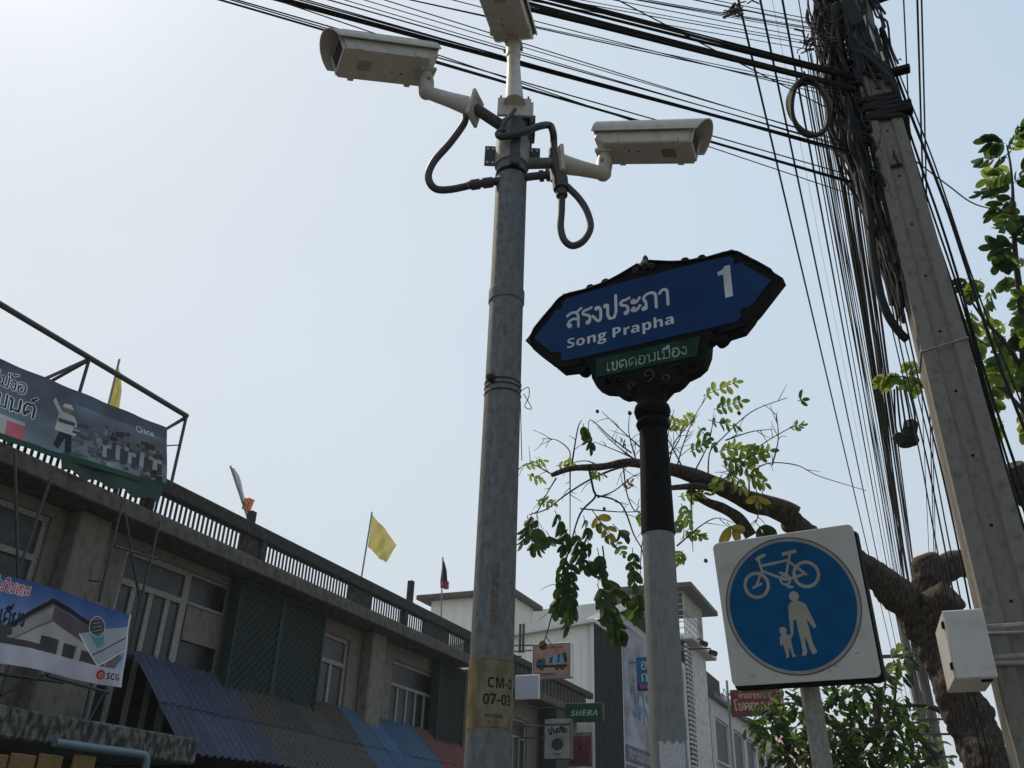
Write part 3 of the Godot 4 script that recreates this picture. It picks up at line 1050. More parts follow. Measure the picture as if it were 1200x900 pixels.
func far_houses() -> void:
	var o := thing("lattice_tower", "stained white stair tower with open block screen under dark roof slab", "building", Vector3(-12, 0, -53))
	var m := MB.new()
	m.span(Vector3(-14.4, 0, -50.6), Vector3(-11.0, 12.2, -54.3))
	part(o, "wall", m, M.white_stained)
	var blocks := MB.new()
	for j in 46:
		for i in 3:
			blocks.box(Vector3(-10.98, 1.4 + j * 0.235, -49.15 - i * 0.5), Vector3(0.12, 0.13, 0.3))
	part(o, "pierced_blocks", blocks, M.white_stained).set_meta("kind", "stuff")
	m = MB.new()
	m.span(Vector3(-14.2, 0, -49.05), Vector3(-11.12, 12.2, -50.58))
	part(o, "stair_wall", m, M.black_sheet)
	m = MB.new()
	m.rbox(Vector3(-13.3, 12.35, -52.0), Vector3(5.6, 0.25, 6.4), 0.03)
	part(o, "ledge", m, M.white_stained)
	var grid := MB.new()
	for i in 12:
		grid.box(Vector3(-11.0, 13.7, -49.3 - i * 0.36), Vector3(0.05, 2.45, 0.05))
		if i < 9:
			grid.box(Vector3(-11.0 - i * 0.36, 13.7, -49.2), Vector3(0.05, 2.45, 0.05))
	for j in 8:
		grid.box(Vector3(-11.0, 12.6 + j * 0.33, -51.3), Vector3(0.04, 0.045, 4.2))
		grid.box(Vector3(-12.4, 12.6 + j * 0.33, -49.2), Vector3(3.0, 0.045, 0.04))
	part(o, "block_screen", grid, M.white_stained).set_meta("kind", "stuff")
	for q in [[-11.0, -53.4], [-14.0, -49.2], [-14.0, -53.4]]:
		m = MB.new()
		m.span(Vector3(q[0] - 0.12, 12.48, q[1] - 0.12), Vector3(q[0] + 0.12, 14.96, q[1] + 0.12))
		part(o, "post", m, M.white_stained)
	m = MB.new()
	m.rbox(Vector3(-13.0, 15.1, -52.0), Vector3(5.4, 0.3, 7.2), 0.04)
	part(o, "roof", m, M.roof_dark)
	for k in 2:
		var l := thing("flood_lamp", ["upper small black flood lamp on a bracket from the stair tower", "lower small black flood lamp on a longer bracket from the stair tower"][k], "lamp", Vector3(-10.9, 12.3 + k, -50))
		var tip := on_z(822 if k == 0 else 833, 752 if k == 0 else 763, -50.0)
		m = MB.new()
		m.tube([Vector3(-11.2, tip.y + 0.15, -50), Vector3(tip.x, tip.y + 0.15, -50), tip], 0.04, 6)
		part(l, "arm", m, M.black_iron)
		m = MB.new()
		m.rbox(tip + Vector3(0.12, -0.1, 0), Vector3(0.45, 0.26, 0.3), 0.05, turned(0, 0, -0.35))
		part(l, "lamp_head", m, M.black_iron)
	# lilac terrace down the street
	o = thing("lilac_terrace", "long pale lilac terrace with a row of dark framed upper windows", "building", Vector3(-11, 0, -83))
	var z := [[-55.9, -60.0], [-61.6, -65.2], [-66.2, -69.6], [-70.6, -73.6], [-74.4, -77.2], [-78.2, -81.0]]
	var holes := []
	for q in z:
		holes.append([q[1], q[0], 6.7, 9.2])
	holes.append([-58.2, -55.0, 3.2, 6.1])
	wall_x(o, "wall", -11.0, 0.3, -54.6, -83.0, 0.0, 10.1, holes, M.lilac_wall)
	for q in z:
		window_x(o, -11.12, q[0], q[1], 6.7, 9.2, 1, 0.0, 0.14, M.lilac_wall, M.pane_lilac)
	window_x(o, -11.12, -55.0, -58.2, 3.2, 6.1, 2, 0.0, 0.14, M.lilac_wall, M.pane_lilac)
	for q in z:
		m = MB.new()
		m.rbox(Vector3(-10.9, 6.62, (q[0] + q[1]) * 0.5), Vector3(0.3, 0.12, absf(q[1] - q[0]) + 0.3), 0.02)
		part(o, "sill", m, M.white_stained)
	m = MB.new()
	m.span(Vector3(-20, 0, -82.9), Vector3(-11.32, 10.1, -83.2))
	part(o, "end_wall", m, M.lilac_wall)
	m = MB.new()
	m.rbox(Vector3(-15.2, 10.24, -68.8), Vector3(9.0, 0.26, 28.6), 0.03)
	part(o, "roof_slab", m, M.roof_dark)
	m = MB.new()
	m.span(Vector3(-11.2, 10.38, -54.8), Vector3(-11.1, 11.6, -58.6))
	part(o, "roof_fence", m, M.black_iron)
	m = MB.new()
	m.span(Vector3(-11.3, 10.38, -58.9), Vector3(-11.0, 10.95, -66.0))
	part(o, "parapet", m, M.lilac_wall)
	for i in 4:
		m = MB.new()
		m.tube(curve([Vector3(-11.1, 10.95, -59.5 - i * 1.6), Vector3(-11.1, 11.4, -60.0 - i * 1.6), Vector3(-11.1, 11.1, -60.8 - i * 1.6)], 4), 0.025, 5)
		part(o, "wire_loop", m, M.cable)
	# pink gable at the end of the street
	o = thing("pink_house", "house with a pale pink gable roof at the far end of the street", "building", Vector3(-11, 0, -92))
	m = MB.new()
	m.span(Vector3(-16, 0, -88), Vector3(-9, 8.6, -100))
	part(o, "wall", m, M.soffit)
	m = MB.new()
	m.prism(PackedVector2Array([Vector2(88, 8.6), Vector2(100, 8.6), Vector2(94, 12.4)]), -16.5, -8.7, Transform3D(Basis(Vector3(0, 0, -1), Vector3.UP, Vector3.RIGHT), Vector3.ZERO))
	part(o, "roof", m, M.pink)

# ------------------------------------------------------------------ awnings
var aged_of := {}

func aged(m: StandardMaterial3D, k: int) -> StandardMaterial3D:                  # the same sheet, more or less faded
	if not aged_of.has([m, k]):
		var c: StandardMaterial3D = m.duplicate()
		c.albedo_color = [Color(1, 1, 1), Color(0.86, 0.87, 0.88), Color(0.94, 0.92, 0.88)][k]
		c.uv1_offset = Vector3(k * 0.37, k * 0.21, 0)
		aged_of[[m, k]] = c
	return aged_of[[m, k]]

func awnings() -> void:
	var rows := [
		[-11.1, -13.67, "tile_navy", "navy blue corrugated awning nearest the printed house banner"],
		[-13.67, -17.2, "tile_brown", "dull brown corrugated awning between the two blue ones"],
		[-17.2, -20.62, "tile_blue", "bright blue corrugated awning under the last open window"],
		[-20.62, -23.9, "tile_red", "dark red corrugated awning beside the camera pole"],
		[-24.1, -28.0, "tile_navy", "small dim navy awning low under the white cement sign"]]
	for r in rows:
		var dy := -0.9 if r[0] < -24.0 else 0.0
		var a := Vector3(-11.58, 4.3 + dy, 0)
		var b := Vector3(-10.08, 2.8 + dy, 0)
		var o := thing("awning", r[3], "awning", Vector3(-11.58, 3.0, r[0]), "corrugated awnings along the shophouses")
		var out := (Vector3(1, 1, 0)).normalized()
		for row in 2:
			var t0: float = [0.0, 0.46][row]
			var t1: float = [0.54, 1.0][row]
			var lift: float = [0.022, 0.0][row]
			var per := 0.177
			var count := ceili(absf(r[1] - r[0]) / 1.06)
			for sh in count:                                                    # sheets about a metre wide, each lapped over the next
				var za: float = lerpf(r[0], r[1], float(sh) / count) + (0.05 if sh else 0.0)
				var zb: float = lerpf(r[0], r[1], float(sh + 1) / count)
				var nz := ceili(absf(zb - za) / per * 8)
				var mb := MB.new()
				var g := []
				var skew := rng.randf_range(-0.012, 0.012)
				var slip := rng.randf_range(-0.012, 0.012)
				for j in 4:
					var line := []
					for i in nz + 1:
						var z: float = lerpf(za, zb, float(i) / nz)
						var t := lerpf(t0, t1, j / 3.0) + slip * (1.0 if j == 3 else 0.0)
						var over := 0.004 + 0.005 * (1.0 - float(i) / nz)
						line.append(a.lerp(b, t) + Vector3(0, 0, z) + out * (lift + over + 0.024 * sin(TAU * z / per) + 0.012 * sin(z * 2.1 + t * 3.0) + skew * t * (z - za)))
					g.append(line)
				for j in 3:
					for i in nz:
						mb.quad(g[j + 1][i], g[j + 1][i + 1], g[j][i + 1], g[j][i])
				for i in nz:                                                    # the thick lower lip
					var dn := Vector3(-0.008, -0.012, 0)
					mb.quad(g[3][i + 1], g[3][i], g[3][i] + dn, g[3][i + 1] + dn)
				var sheet := part(o, "roof_sheet", mb, aged(M[r[2]], rng.randi() % 3))
				if row == 1 or sh % 2 == 0:
					var sc := MB.new()
					for q in 3:
						var z: float = lerpf(za, zb, 0.15 + 0.35 * q)
						z = (floorf(z / per) + 0.25) * per
						sc.lathe([Vector2(0, 0), Vector2(.016, 0), Vector2(.012, .012), Vector2(0, .016)], Transform3D(basis_z(out), a.lerp(b, lerpf(t0, t1, 0.16)) + Vector3(0, 0, z) + out * (lift + 0.03)), 6)
					part(sheet, "roof_screws", sc, M.rusty).set_meta("kind", "stuff")
		var bm := MB.new()
		bm.tube([b + Vector3(-0.25, 0.14, r[0] - 0.05), b + Vector3(-0.25, 0.14, r[1] + 0.05)], 0.03, 6)
		part(o, "purlin", bm, M.dark_steel)
		for z in [r[0] - 0.3, r[1] + 0.3]:
			bm = MB.new()
			bm.tube([a + Vector3(0.02, -0.1, z), b + Vector3(-0.1, 0.02, z)], 0.025, 6)
			bm.tube([Vector3(-11.58, 2.99, z), b + Vector3(-0.3, 0.17, z)], 0.025, 6)
			part(o, "bracket", bm, M.dark_steel)

# ------------------------------------------------------------------ roof frame, flags, chimneys, banner scaffold
func roof_things() -> void:
	var o := thing("roof_frame", "rusty steel truss frame above the roof carrying the grey banner", "frame", Vector3(-11.0, 6.4, -10.6))
	var tube := func(a: Vector3, b: Vector3, r: float, called: String) -> void:
		var m := MB.new()
		m.tube([a, b], r, 6)
		part(o, called, m, M.dark_steel)
	var top := [Vector3(-11.0, 8.24, -3.0), Vector3(-11.0, 8.22, -8.44), Vector3(-11.0, 8.24, -10.66)]
	tube.call(top[0], top[2], 0.045, "top_tube")
	for z in [-5.9, -8.44, -10.64]:
		tube.call(Vector3(-11.0, 8.22, z), Vector3(-11.0, 6.98, z), 0.028, "upright")
		tube.call(Vector3(-11.0, 8.2, z), Vector3(-12.1, 7.7, z + 0.1), 0.028, "stay")
		tube.call(Vector3(-12.1, 7.7, z + 0.1), Vector3(-12.1, 6.35, z + 0.1), 0.028, "upright")
		tube.call(Vector3(-11.02, 8.2, z + 0.02), Vector3(-11.02, 7.55, z + 0.62), 0.03, "brace")
	tube.call(Vector3(-11.0, 7.66, -10.6), Vector3(-11.0, 7.45, -10.15), 0.012, "hook")
	# flags
	var flags := [
		[[124, 487], [140, 421], "yellow_flag", "limp yellow flag hanging beside the grey banner", -12.2, [[[124, 489], [138, 490], [143, 456], [139, 427]]], ["yellow_cloth"], 0.1],
		[[290, 606], [270, 546], "faded_flag", "faded grey flag with an orange corner, wrapped round its leaning pole", -11.2, [[[283, 590], [290, 591], [279, 556], [270, 546]], [[283, 596], [292, 600], [299, 587], [287, 583]]], ["grey_cloth", "orange_cloth"], 0.05],
		[[424, 674], [436, 600], "yellow_flag", "bright yellow flag blowing out from its pole on the parapet", -11.2, [[[431, 641], [452, 659], [465, 639], [436.5, 603]]], ["yellow_cloth"], 0.1],
		[[517, 718], [519, 653], "dark_flag", "small dark red and blue flag beyond the yellow one", -11.2, [[[516, 681], [525, 684], [523, 667], [519, 654]], [[516, 689], [526, 690], [526, 682], [516, 680]]], ["dark_cloth", "red_cloth"], 0.06]]
	M.grey_cloth = leafy(lin(.48, .49, .52), lin(.3, .31, .33), 0.8)
	M.orange_cloth = leafy(lin(.50, .16, .07), lin(.35, .12, .05), 0.8)
	M.dark_cloth = leafy(lin(.035, .03, .05), lin(.02, .02, .03), 0.8)
	M.red_cloth = leafy(lin(.30, .07, .07), lin(.12, .03, .03), 0.8)
	for f in flags:
		var a := on_x(f[0][0], f[0][1], f[4])
		var far := Vector2(a.x, a.z).length()
		var b := away(f[1][0], f[1][1], far)
		var g := thing(f[2], f[3], "flag", a, "flags on the shophouse roof")
		var p := MB.new()
		p.tube([a + (a - b).normalized() * 0.3, b], 0.02, 7)
		part(g, "flag_pole", p, M.galv_worn)
		for k in f[5].size():
			var mb := MB.new()
			var toward := Vector3(-a.x, 0, -a.z).normalized()
			mb.sheet(f[5][k].map(func(q): return away(q[0], q[1], far)), 16, 12, func(u, v): return toward * f[7] * (sin(u * 8.0 + v * 4.0) + 0.4 * sin(u * 17.0 - v * 6.0)) * (0.2 + 0.8 * u) + Vector3(0, -0.05 * u * sin(v * 5.0 + 0.6), 0))
			part(g, "flag_cloth", mb, M[f[6][k]])
	for q in [[295, 604, 0.24], [480, 704, 0.55]]:
		var c := on_x(q[0], q[1], -11.05)
		var m := MB.new()
		m.rbox(Vector3(-11.05, 6.98 + q[2] * 0.5, c.z), Vector3(0.14, q[2], 0.14), 0.015)
		single("vent_stub", m, M.dark_concrete, "short stub post on the parapet beside the " + ("orange flag" if q[0] < 300 else "far dark flag"), "post")
	# leaning scaffold poles that hold the printed house banner
	o = thing("banner_scaffold", "leaning dark steel poles fixed in front of the wall behind the house banner", "scaffold", Vector3(-10.6, 2.98, -9.6))
	var poles := [[[17, 530], [22, 700]], [[60, 560], [22, 668]], [[143, 590], [116, 705]], [[146, 600], [166, 715]], [[187, 612], [152, 760]], [[105, 680], [122, 681]], [[0, 790], [75, 800]], [[75, 780], [0, 815]], [[55, 792], [128, 812]], [[108, 798], [96, 850]], [[128, 800], [98, 855]], [[134, 640], [185, 655]]]
	for q in poles:
		var a := on_x(q[0][0], q[0][1], -10.75)
		var b := on_x(q[1][0], q[1][1], -10.75)
		var m := MB.new()
		m.tube([a, b], 0.022, 6)
		part(o, "pole", m, M.dark_steel)
	# things on the ledge below
	var pipe := MB.new()
	var pa := on_x(64, 870, -9.9)
	var pb := on_x(165, 884, -9.9)
	pipe.tube(curve([pa, pa.lerp(pb, 0.5), pb, pb + Vector3(0.02, -0.03, -0.07), pb + Vector3(0.03, -0.12, -0.1), pb + Vector3(0.03, -0.6, -0.1)], 5), 0.055, 10)
	single("drain_pipe", pipe, M.teal_pipe, "grey-blue drain pipe with an elbow below the stained ledge", "pipe")
	var zz := on_x(-40, 893, -9.95).z
	for i in 4:
		var b := MB.new()
		var c := on_x([-12, 22, 55, 95][i], 906, -9.95)
		b.rbox(Vector3(-9.95, c.y, c.z), Vector3(0.04, 0.42, 0.36), 0.01)
		single("timber_board", b, M.timber, ["orange timber board at the frame's edge, lowest corner", "second orange timber board below the ledge, lightest edge", "third orange timber board below the stained ledge", "widest orange timber board, under the drain pipe"][i], "board", "timber boards under the ledge")

# ------------------------------------------------------------------ the camera pole
const CP := Vector3(-0.877, 0.0, -1.908)

func camera_pole() -> void:
	var o := thing("camera_pole", "tall round galvanized pole carrying three surveillance cameras, with yellow number label", "pole", CP)
	var r := func(y: float) -> float: return lerpf(0.0575, 0.047, clampf(y / 3.0, 0, 1))
	var m := MB.new()
	var prof := []
	for i in 13:
		var y := i * 0.3
		prof.append(Vector2(r.call(y), y))
	prof.append(Vector2(0.047, 3.63))
	prof.append(Vector2(0.0, 3.635))
	m.lathe(prof, Transform3D(Basis(), CP), 40)
	part(o, "shaft", m, M.galv)
	m = MB.new()
	m.rbox(CP + Vector3(0, 0.012, 0), Vector3(0.26, 0.022, 0.26), 0.004)
	part(o, "base_plate", m, M.galv)
	var cap := thing_at(CP)
	m = MB.new()
	m.lathe([Vector2(.0475, 2.962), Vector2(.0505, 2.965), Vector2(.0508, 2.998), Vector2(.0505, 3.001), Vector2(.047, 3.004)], cap, 36)
	part(o, "joint_collar", m, M.galv)
	# band clamp with its bolt and a twist of loose wire
	m = MB.new()
	for y in [2.672, 2.69, 2.705]:
		m.lathe([Vector2(.0482, y - 0.003), Vector2(.0502, y), Vector2(.0482, y + 0.003)], cap, 32)
	part(o, "wire_band", m, M.rusty)
	var look := Vector3(-CP.x, 0, -CP.z).normalized()                           # from the pole to the eye
	var side := Vector3(look.z, 0, -look.x)                                      # to the right as seen
	m = MB.new()
	var bo := CP + Vector3(0, 2.705, 0) + (look * 0.8 - side * 0.6).normalized() * 0.052
	m.lathe([Vector2(0, -0.012), Vector2(.012, -0.012), Vector2(.012, 0.008), Vector2(.007, 0.014), Vector2(0, 0.014)], Transform3D(basis_z(look * 0.8 - side * 0.6), bo), 6)
	part(o, "bolt", m, M.rusty)
	m = MB.new()
	var e := CP + Vector3(0, 2.69, 0) + side * 0.048
	m.tube(curve([e, e + side * 0.02 + Vector3(0, 0.012, 0), e + side * 0.026 + Vector3(0, -0.02, 0.01), e + side * 0.012 + Vector3(0, -0.045, 0), e + side * 0.03 + Vector3(0, -0.05, 0), e + side * 0.012 + Vector3(0, -0.012, 0.01)], 6), 0.0012, 5)
	m.tube(curve([e + Vector3(0, -0.03, 0), e + side * 0.004 + Vector3(0, -0.12, 0), e + side * 0.008 + Vector3(0, -0.2, 0)], 4), 0.0012, 5)
	part(o, "loose_wire", m, M.dark_steel)
	# painted yellow label wrapped round the front
	var pic := Pic.new(760, 400, Color(0.46, 0.43, 0.345))
	pic.rect(0, 0, 262, 400, Color(0.49, 0.43, 0.315))  # plain yellow margin, warmed: sunlight on the left side put into the colour
	for q in [[272, 8, 488, 3], [272, 390, 488, 3], [272, 8, 3, 384]]:
		pic.rect(q[0], q[1], q[2], q[3], Color(0.34, 0.18, 0.10))
	var ink := Color(0.13, 0.10, 0.07)
	pic.text("CM-D", 372, 172, 60, ink, 300)
	pic.text("07-03", 332, 266, 60, ink, 318)
	pic.thai("สำนกการจราจรและขนสง", 352, 338, 17, 2.6, ink, 0.95)
	pic.thai("โทร", 384, 370, 16, 2.6, ink, 0.95)
	pic.thai("๐.๐", 420, 370, 13, 2, ink)
	pic.grime(21, 0.012, 0.35)
	part(o, "number_label", wrapped(CP, r.call(1.9) + 0.0007, 1.838, 1.988, look, -1.75, 1.55, 40), printed(pic.tex(), 0.5))
	m = wrapped(CP, r.call(2.2) + 0.0006, 2.06, 2.205, look, -0.16, 0.2, 8)
	part(o, "tape_mark", m, surf(51, 0.03, [[0.2, lin(.07, .055, .045)], [0.8, lin(.14, .12, .105)]], Vector3.ONE * 5, 0.8), "dark brown patch of old tape")
	# clamps and arms at the top
	m = MB.new()
	m.lathe([Vector2(.0475, 3.415), Vector2(.0495, 3.417), Vector2(.0495, 3.427), Vector2(.0475, 3.429)], cap, 32)
	part(o, "tie_band", m, M.black_iron)
	var face := Basis(side, Vector3.UP, look)
	for s in [-1.0, 1.0]:
		m = MB.new()
		m.rbox(CP + Vector3(0, 3.512, 0) + side * s * 0.068 - look * 0.01, Vector3(0.036, 0.078, 0.006), 0.001, face)
		var plate := part(o, "perforated_plate", m, M.dark_steel)
		for k in 4:
			m = MB.new()
			m.lathe([Vector2(0, 0), Vector2(.0045, 0), Vector2(.0045, .0012), Vector2(0, .0012)], Transform3D(face * Basis(Vector3.RIGHT, PI / 2), CP + Vector3(0, 3.484 + 0.055 * (k / 2), 0) + side * s * (0.06 + 0.017 * (k % 2)) - look * 0.0069), 8)
			part(plate, "hole", m, M.print_blank)
	m = MB.new()
	m.lathe([Vector2(.048, 3.46), Vector2(.053, 3.462), Vector2(.053, 3.56), Vector2(.048, 3.562)], cap, 28)
	part(o, "clamp_sleeve", m, M.galv_worn)
	m = MB.new()
	m.rbox(CP + Vector3(0, 3.52, 0) + look * 0.052 + side * 0.008, Vector3(0.03, 0.19, 0.02), 0.003, face)
	part(o, "dark_strap", m, M.dark_steel)
	m = MB.new()
	var arm_l := away(557, 127, 2.08)
	m.tube([CP + Vector3(0, 3.6, 0), arm_l], 0.0185, 12)
	part(o, "cross_arm", m, M.dark_steel)
	m = MB.new()
	var arm_r := away(652, 191, 2.1)
	m.tube([CP + Vector3(0, 3.475, 0), arm_r], 0.0175, 12)
	part(o, "cross_arm", m, M.galv)
	m = MB.new()
	m.rbox(CP + Vector3(0, 3.665, 0) + look * 0.045, Vector3(0.105, 0.075, 0.012), 0.003, face)
	m.rbox(CP + Vector3(0, 3.655, 0) + look * 0.045 + side * 0.055 - look * 0.03, Vector3(0.01, 0.06, 0.075), 0.002, face)
	part(o, "mounting_plate", m, M.housing)
	for s in [-1.0, 1.0]:
		m = MB.new()
		m.tube([CP + Vector3(0, 3.69, 0) + look * 0.042 + side * s * 0.043, CP + Vector3(0, 3.716, 0) + look * 0.042 + side * s * 0.043], 0.003, 6)
		part(o, "stud", m, M.black_iron)
	m = MB.new()
	m.rbox(CP + Vector3(0, 3.63, 0) - look * 0.01 + side * 0.03, Vector3(0.06, 0.12, 0.05), 0.004, face)
	m.rbox(CP + Vector3(0, 3.62, 0) + side * 0.062, Vector3(0.012, 0.075, 0.05), 0.002, face)
	part(o, "top_bracket", m, M.dark_steel)
	# conduits
	var run := func(px: Array, rad: float, called: String, dist := 2.1) -> void:
		var pts := []
		for q in px:
			pts.append(away(q[0], q[1], q[2] if q.size() > 2 else dist))
		var mb := MB.new()
		mb.tube(curve(pts, 6), rad, 10)
		part(o, called, mb, M.conduit)
	run.call([[546, 136], [543, 146], [527, 168], [508, 190], [502, 208], [510, 221], [528, 222], [552, 217]], 0.0115, "conduit")
	run.call([[548, 217.5], [578, 213], [600, 210], [622, 207], [642, 205]], 0.0125, "conduit_pipe", 2.08)
	run.call([[552, 217], [562, 215.5]], 0.0165, "gland", 2.08)
	run.call([[566, 215], [577, 213.4]], 0.0165, "gland", 2.08)
	run.call([[632, 206.5], [637, 206]], 0.018, "gland", 2.08)
	run.call([[640, 205.5], [644, 205]], 0.0195, "gland", 2.08)
	run.call([[592, 152, 2.02], [584, 157, 2.03], [590, 160, 2.02], [612, 155, 2.03], [632, 148, 2.05], [644, 147, 2.08], [648, 155, 2.08], [649, 166], [649, 178]], 0.0115, "conduit")
	run.call([[604, 128, 2.03], [597, 137, 2.02], [590, 147, 2.02], [587, 156, 2.03]], 0.006, "conduit")
	run.call([[649, 176], [649.5, 186]], 0.0165, "gland")
	run.call([[650, 184], [654, 200], [657, 214]], 0.021, "junction_fitting")
	run.call([[656, 208], [657.5, 222]], 0.024, "junction_fitting")
	run.call([[657.5, 220], [658.5, 230]], 0.0175, "gland")
	run.call([[658.5, 228], [658, 248], [657, 266], [661, 281], [671, 288], [684, 282], [692, 266], [688, 248], [678, 232], [664, 218]], 0.0105, "conduit")
	# the three cameras
	surveillance("surveillance_camera", "left-pointing beige surveillance camera on the dark cross arm", Vector3(-1.251, 3.853, -1.732), turned(0.82, -0.083, 0.321), -1.0, 0.32, 0.125, arm_l, 0)
	surveillance("surveillance_camera", "right-pointing beige surveillance camera with a rusty label, above the street name sign", Vector3(-0.516, 3.574, -2.113), turned(0.048, 0.032, -0.257), 1.0, 0.31, 0.108, arm_r, 1)
	surveillance("surveillance_camera", "topmost beige surveillance camera cut by the frame, on an upright bracket", Vector3(-0.915, 4.122, -1.881), turned(1.779, 0.049, 0.237), -1.0, 0.34, 0.135, CP + Vector3(0, 3.665, 0) + look * 0.052, 2)

func thing_at(p: Vector3) -> Transform3D:
	return Transform3D(Basis(), p)

func wrapped(axis: Vector3, r: float, y0: float, y1: float, look: Vector3, a0: float, a1: float, n: int, ragged := 0.0) -> MB:   # a thin patch wrapped round a pole; angles from the side that faces the eye
	var m := MB.new()
	var side := Vector3(look.z, 0, -look.x)
	for i in n:
		var p := []
		var nn := []
		for k in 2:
			var a := lerpf(a0, a1, float(i + k) / n)
			nn.append(look * cos(a) + side * sin(a))
			p.append(axis + nn[k] * r)
		var u0 := float(i) / n
		var u1 := float(i + 1) / n
		var t0 := y1 + ragged * (sin(u0 * 23.0) + 0.6 * sin(u0 * 51.0 + 1.0))
		var t1 := y1 + ragged * (sin(u1 * 23.0) + 0.6 * sin(u1 * 51.0 + 1.0))
		m.tri(p[0] + Vector3(0, y0, 0), p[1] + Vector3(0, y0, 0), p[1] + Vector3(0, t1, 0), nn[0], nn[1], nn[1], Vector2(u0, 1), Vector2(u1, 1), Vector2(u1, 0))
		m.tri(p[0] + Vector3(0, y0, 0), p[1] + Vector3(0, t1, 0), p[0] + Vector3(0, t0, 0), nn[0], nn[1], nn[0], Vector2(u0, 1), Vector2(u1, 0), Vector2(u0, 0))
	return m

func surveillance(called: String, label: String, at: Vector3, b: Basis, front: float, length: float, width: float, mount: Vector3, which: int) -> void:
	# at: middle of the underside; b.x runs along the body, front is the sign of the window end
	var o := thing(called, label, "camera", mount, "surveillance cameras on the pole")
	var fx := b.x * front
	var bz := b.z
	var by := b.y
	var f := Basis(fx, by, fx.cross(by))
	var hh := 0.085
	var w := width
	var m := MB.new()                                                           # body: underside with chamfered back, sides
	var body := PackedVector2Array([Vector2(-length * 0.5, 0.02), Vector2(-length * 0.5 + 0.035, 0.0), Vector2(length * 0.5, 0.0), Vector2(length * 0.5, hh), Vector2(-length * 0.5, hh)])
	m.prism(body, -w * 0.5, w * 0.5, Transform3D(f, at), 0.004)
	part(o, "housing", m, M.housing)
	# the sunshield: an arched sheet over the top, longer than the body at the window end
	var l0 := -length * 0.5 - 0.012
	var l1 := length * 0.5 + 0.045
	var arch := PackedVector2Array()
	var n := 16
	var hw := w * 0.5 + 0.012
	for i in n + 1:
		var a := PI * i / n
		arch.append(Vector2(cos(a) * hw, 0.042 + sin(a) * 0.072))
	for i in n + 1:
		var a := PI * (n - i) / n
		arch.append(Vector2(cos(a) * (hw - 0.004), 0.042 + sin(a) * 0.068))
	m = MB.new()
	for i in arch.size():
		var p := arch[i]
		var q := arch[(i + 1) % arch.size()]
		var cut := func(v: Vector2) -> float: return l1 - (v.y - 0.11) * -0.35
		m.quad(at + f * Vector3(l0, p.y, p.x), at + f * Vector3(cut.call(p), p.y, p.x), at + f * Vector3(cut.call(q), q.y, q.x), at + f * Vector3(l0, q.y, q.x))
	for i in n:
		var p := arch[i]
		var q := arch[i + 1]
		var r := arch[arch.size() - 1 - i]
		var s := arch[arch.size() - 2 - i]
		m.quad(at + f * Vector3(l1 + (p.y - 0.11) * 0.35, p.y, p.x), at + f * Vector3(l1 + (q.y - 0.11) * 0.35, q.y, q.x), at + f * Vector3(l1 + (s.y - 0.11) * 0.35, s.y, s.x), at + f * Vector3(l1 + (r.y - 0.11) * 0.35, r.y, r.x))
		m.quad(at + f * Vector3(l0, q.y, q.x), at + f * Vector3(l0, p.y, p.x), at + f * Vector3(l0, r.y, r.x), at + f * Vector3(l0, s.y, s.x))
	part(o, "sunshield", m, M.housing)
	m = MB.new()                                                                # back plate closing the hood
	var back := PackedVector2Array()
	for i in n + 1:
		var a := PI * i / n
		back.append(Vector2(cos(a) * (hw - 0.005), 0.042 + sin(a) * 0.066))
	m.prism(back, 0.0, 0.006, Transform3D(Basis(f.z, f.y, -f.x), at + fx * (l0 + 0.012)))
	part(o, "back_plate", m, M.housing)
	m = MB.new()
	m.rbox(at + f * Vector3(length * 0.5 + 0.001, hh * 0.5, 0), Vector3(0.006, hh * 0.72, w * 0.74), 0.002, f)
	var win := part(o, "window", m, M.glass)
	m = MB.new()
	m.rbox(at + f * Vector3(length * 0.5 + 0.003, hh * 0.5, w * 0.4), Vector3(0.01, hh * 0.95, w * 0.1), 0.002, f)
	m.rbox(at + f * Vector3(length * 0.5 + 0.003, hh * 0.5, -w * 0.4), Vector3(0.01, hh * 0.95, w * 0.1), 0.002, f)
	m.rbox(at + f * Vector3(length * 0.5 + 0.003, hh * 0.08, 0), Vector3(0.01, hh * 0.14, w * 0.7), 0.002, f)
	part(win, "window_frame", m, M.housing)
	m = MB.new()
	m.rbox(at + f * Vector3(length * 0.27, -0.0008, 0), Vector3(0.045, 0.0016, 0.04), 0.0003, f)
	part(o, "sticker", m, surf(60 + which, 0.05, [[0.2, lin(.10, .065, .03)], [0.8, lin(.32, .25, .17)]] if which == 1 else [[0.2, lin(.2, .185, .155)], [0.8, lin(.32, .30, .26)]], Vector3.ONE * 20, 0.7), "rust-brown torn label" if which == 1 else "")
	for q in [[-0.04, 0.1], [-0.14, 0.12]]:
		m = MB.new()
		m.lathe([Vector2(0, -.002), Vector2(.0035, -.002), Vector2(.0035, .001)], Transform3D(f, at + f * Vector3(length * q[0], 0, w * q[1])), 8)
		part(o, "screw", m, M.dark_steel)
	for q in [[0.36, 1], [-0.26, 1], [0.36, -1], [-0.26, -1]]:
		m = MB.new()
		m.rbox(at + f * Vector3(length * q[0], 0.006, w * 0.5 * q[1]), Vector3(0.02, 0.018, 0.01), 0.002, f)
		part(o, "latch", m, M.housing)
	# bracket: a ball joint under the back end and a tapered arm to the mount
	var jo := at + f * Vector3(-length * 0.5 + 0.03, -0.005, 0)
	m = MB.new()
	m.rbox(jo + by * 0.002, Vector3(0.06, 0.012, 0.06), 0.003, f)
	part(o, "foot_plate", m, M.housing)
	var dirm := (mount - jo)
	var elbow: Vector3 = jo - Vector3.UP * 0.075 + dirm.normalized() * 0.012
	if which == 2:
		elbow = jo + dirm * 0.25
	m = MB.new()
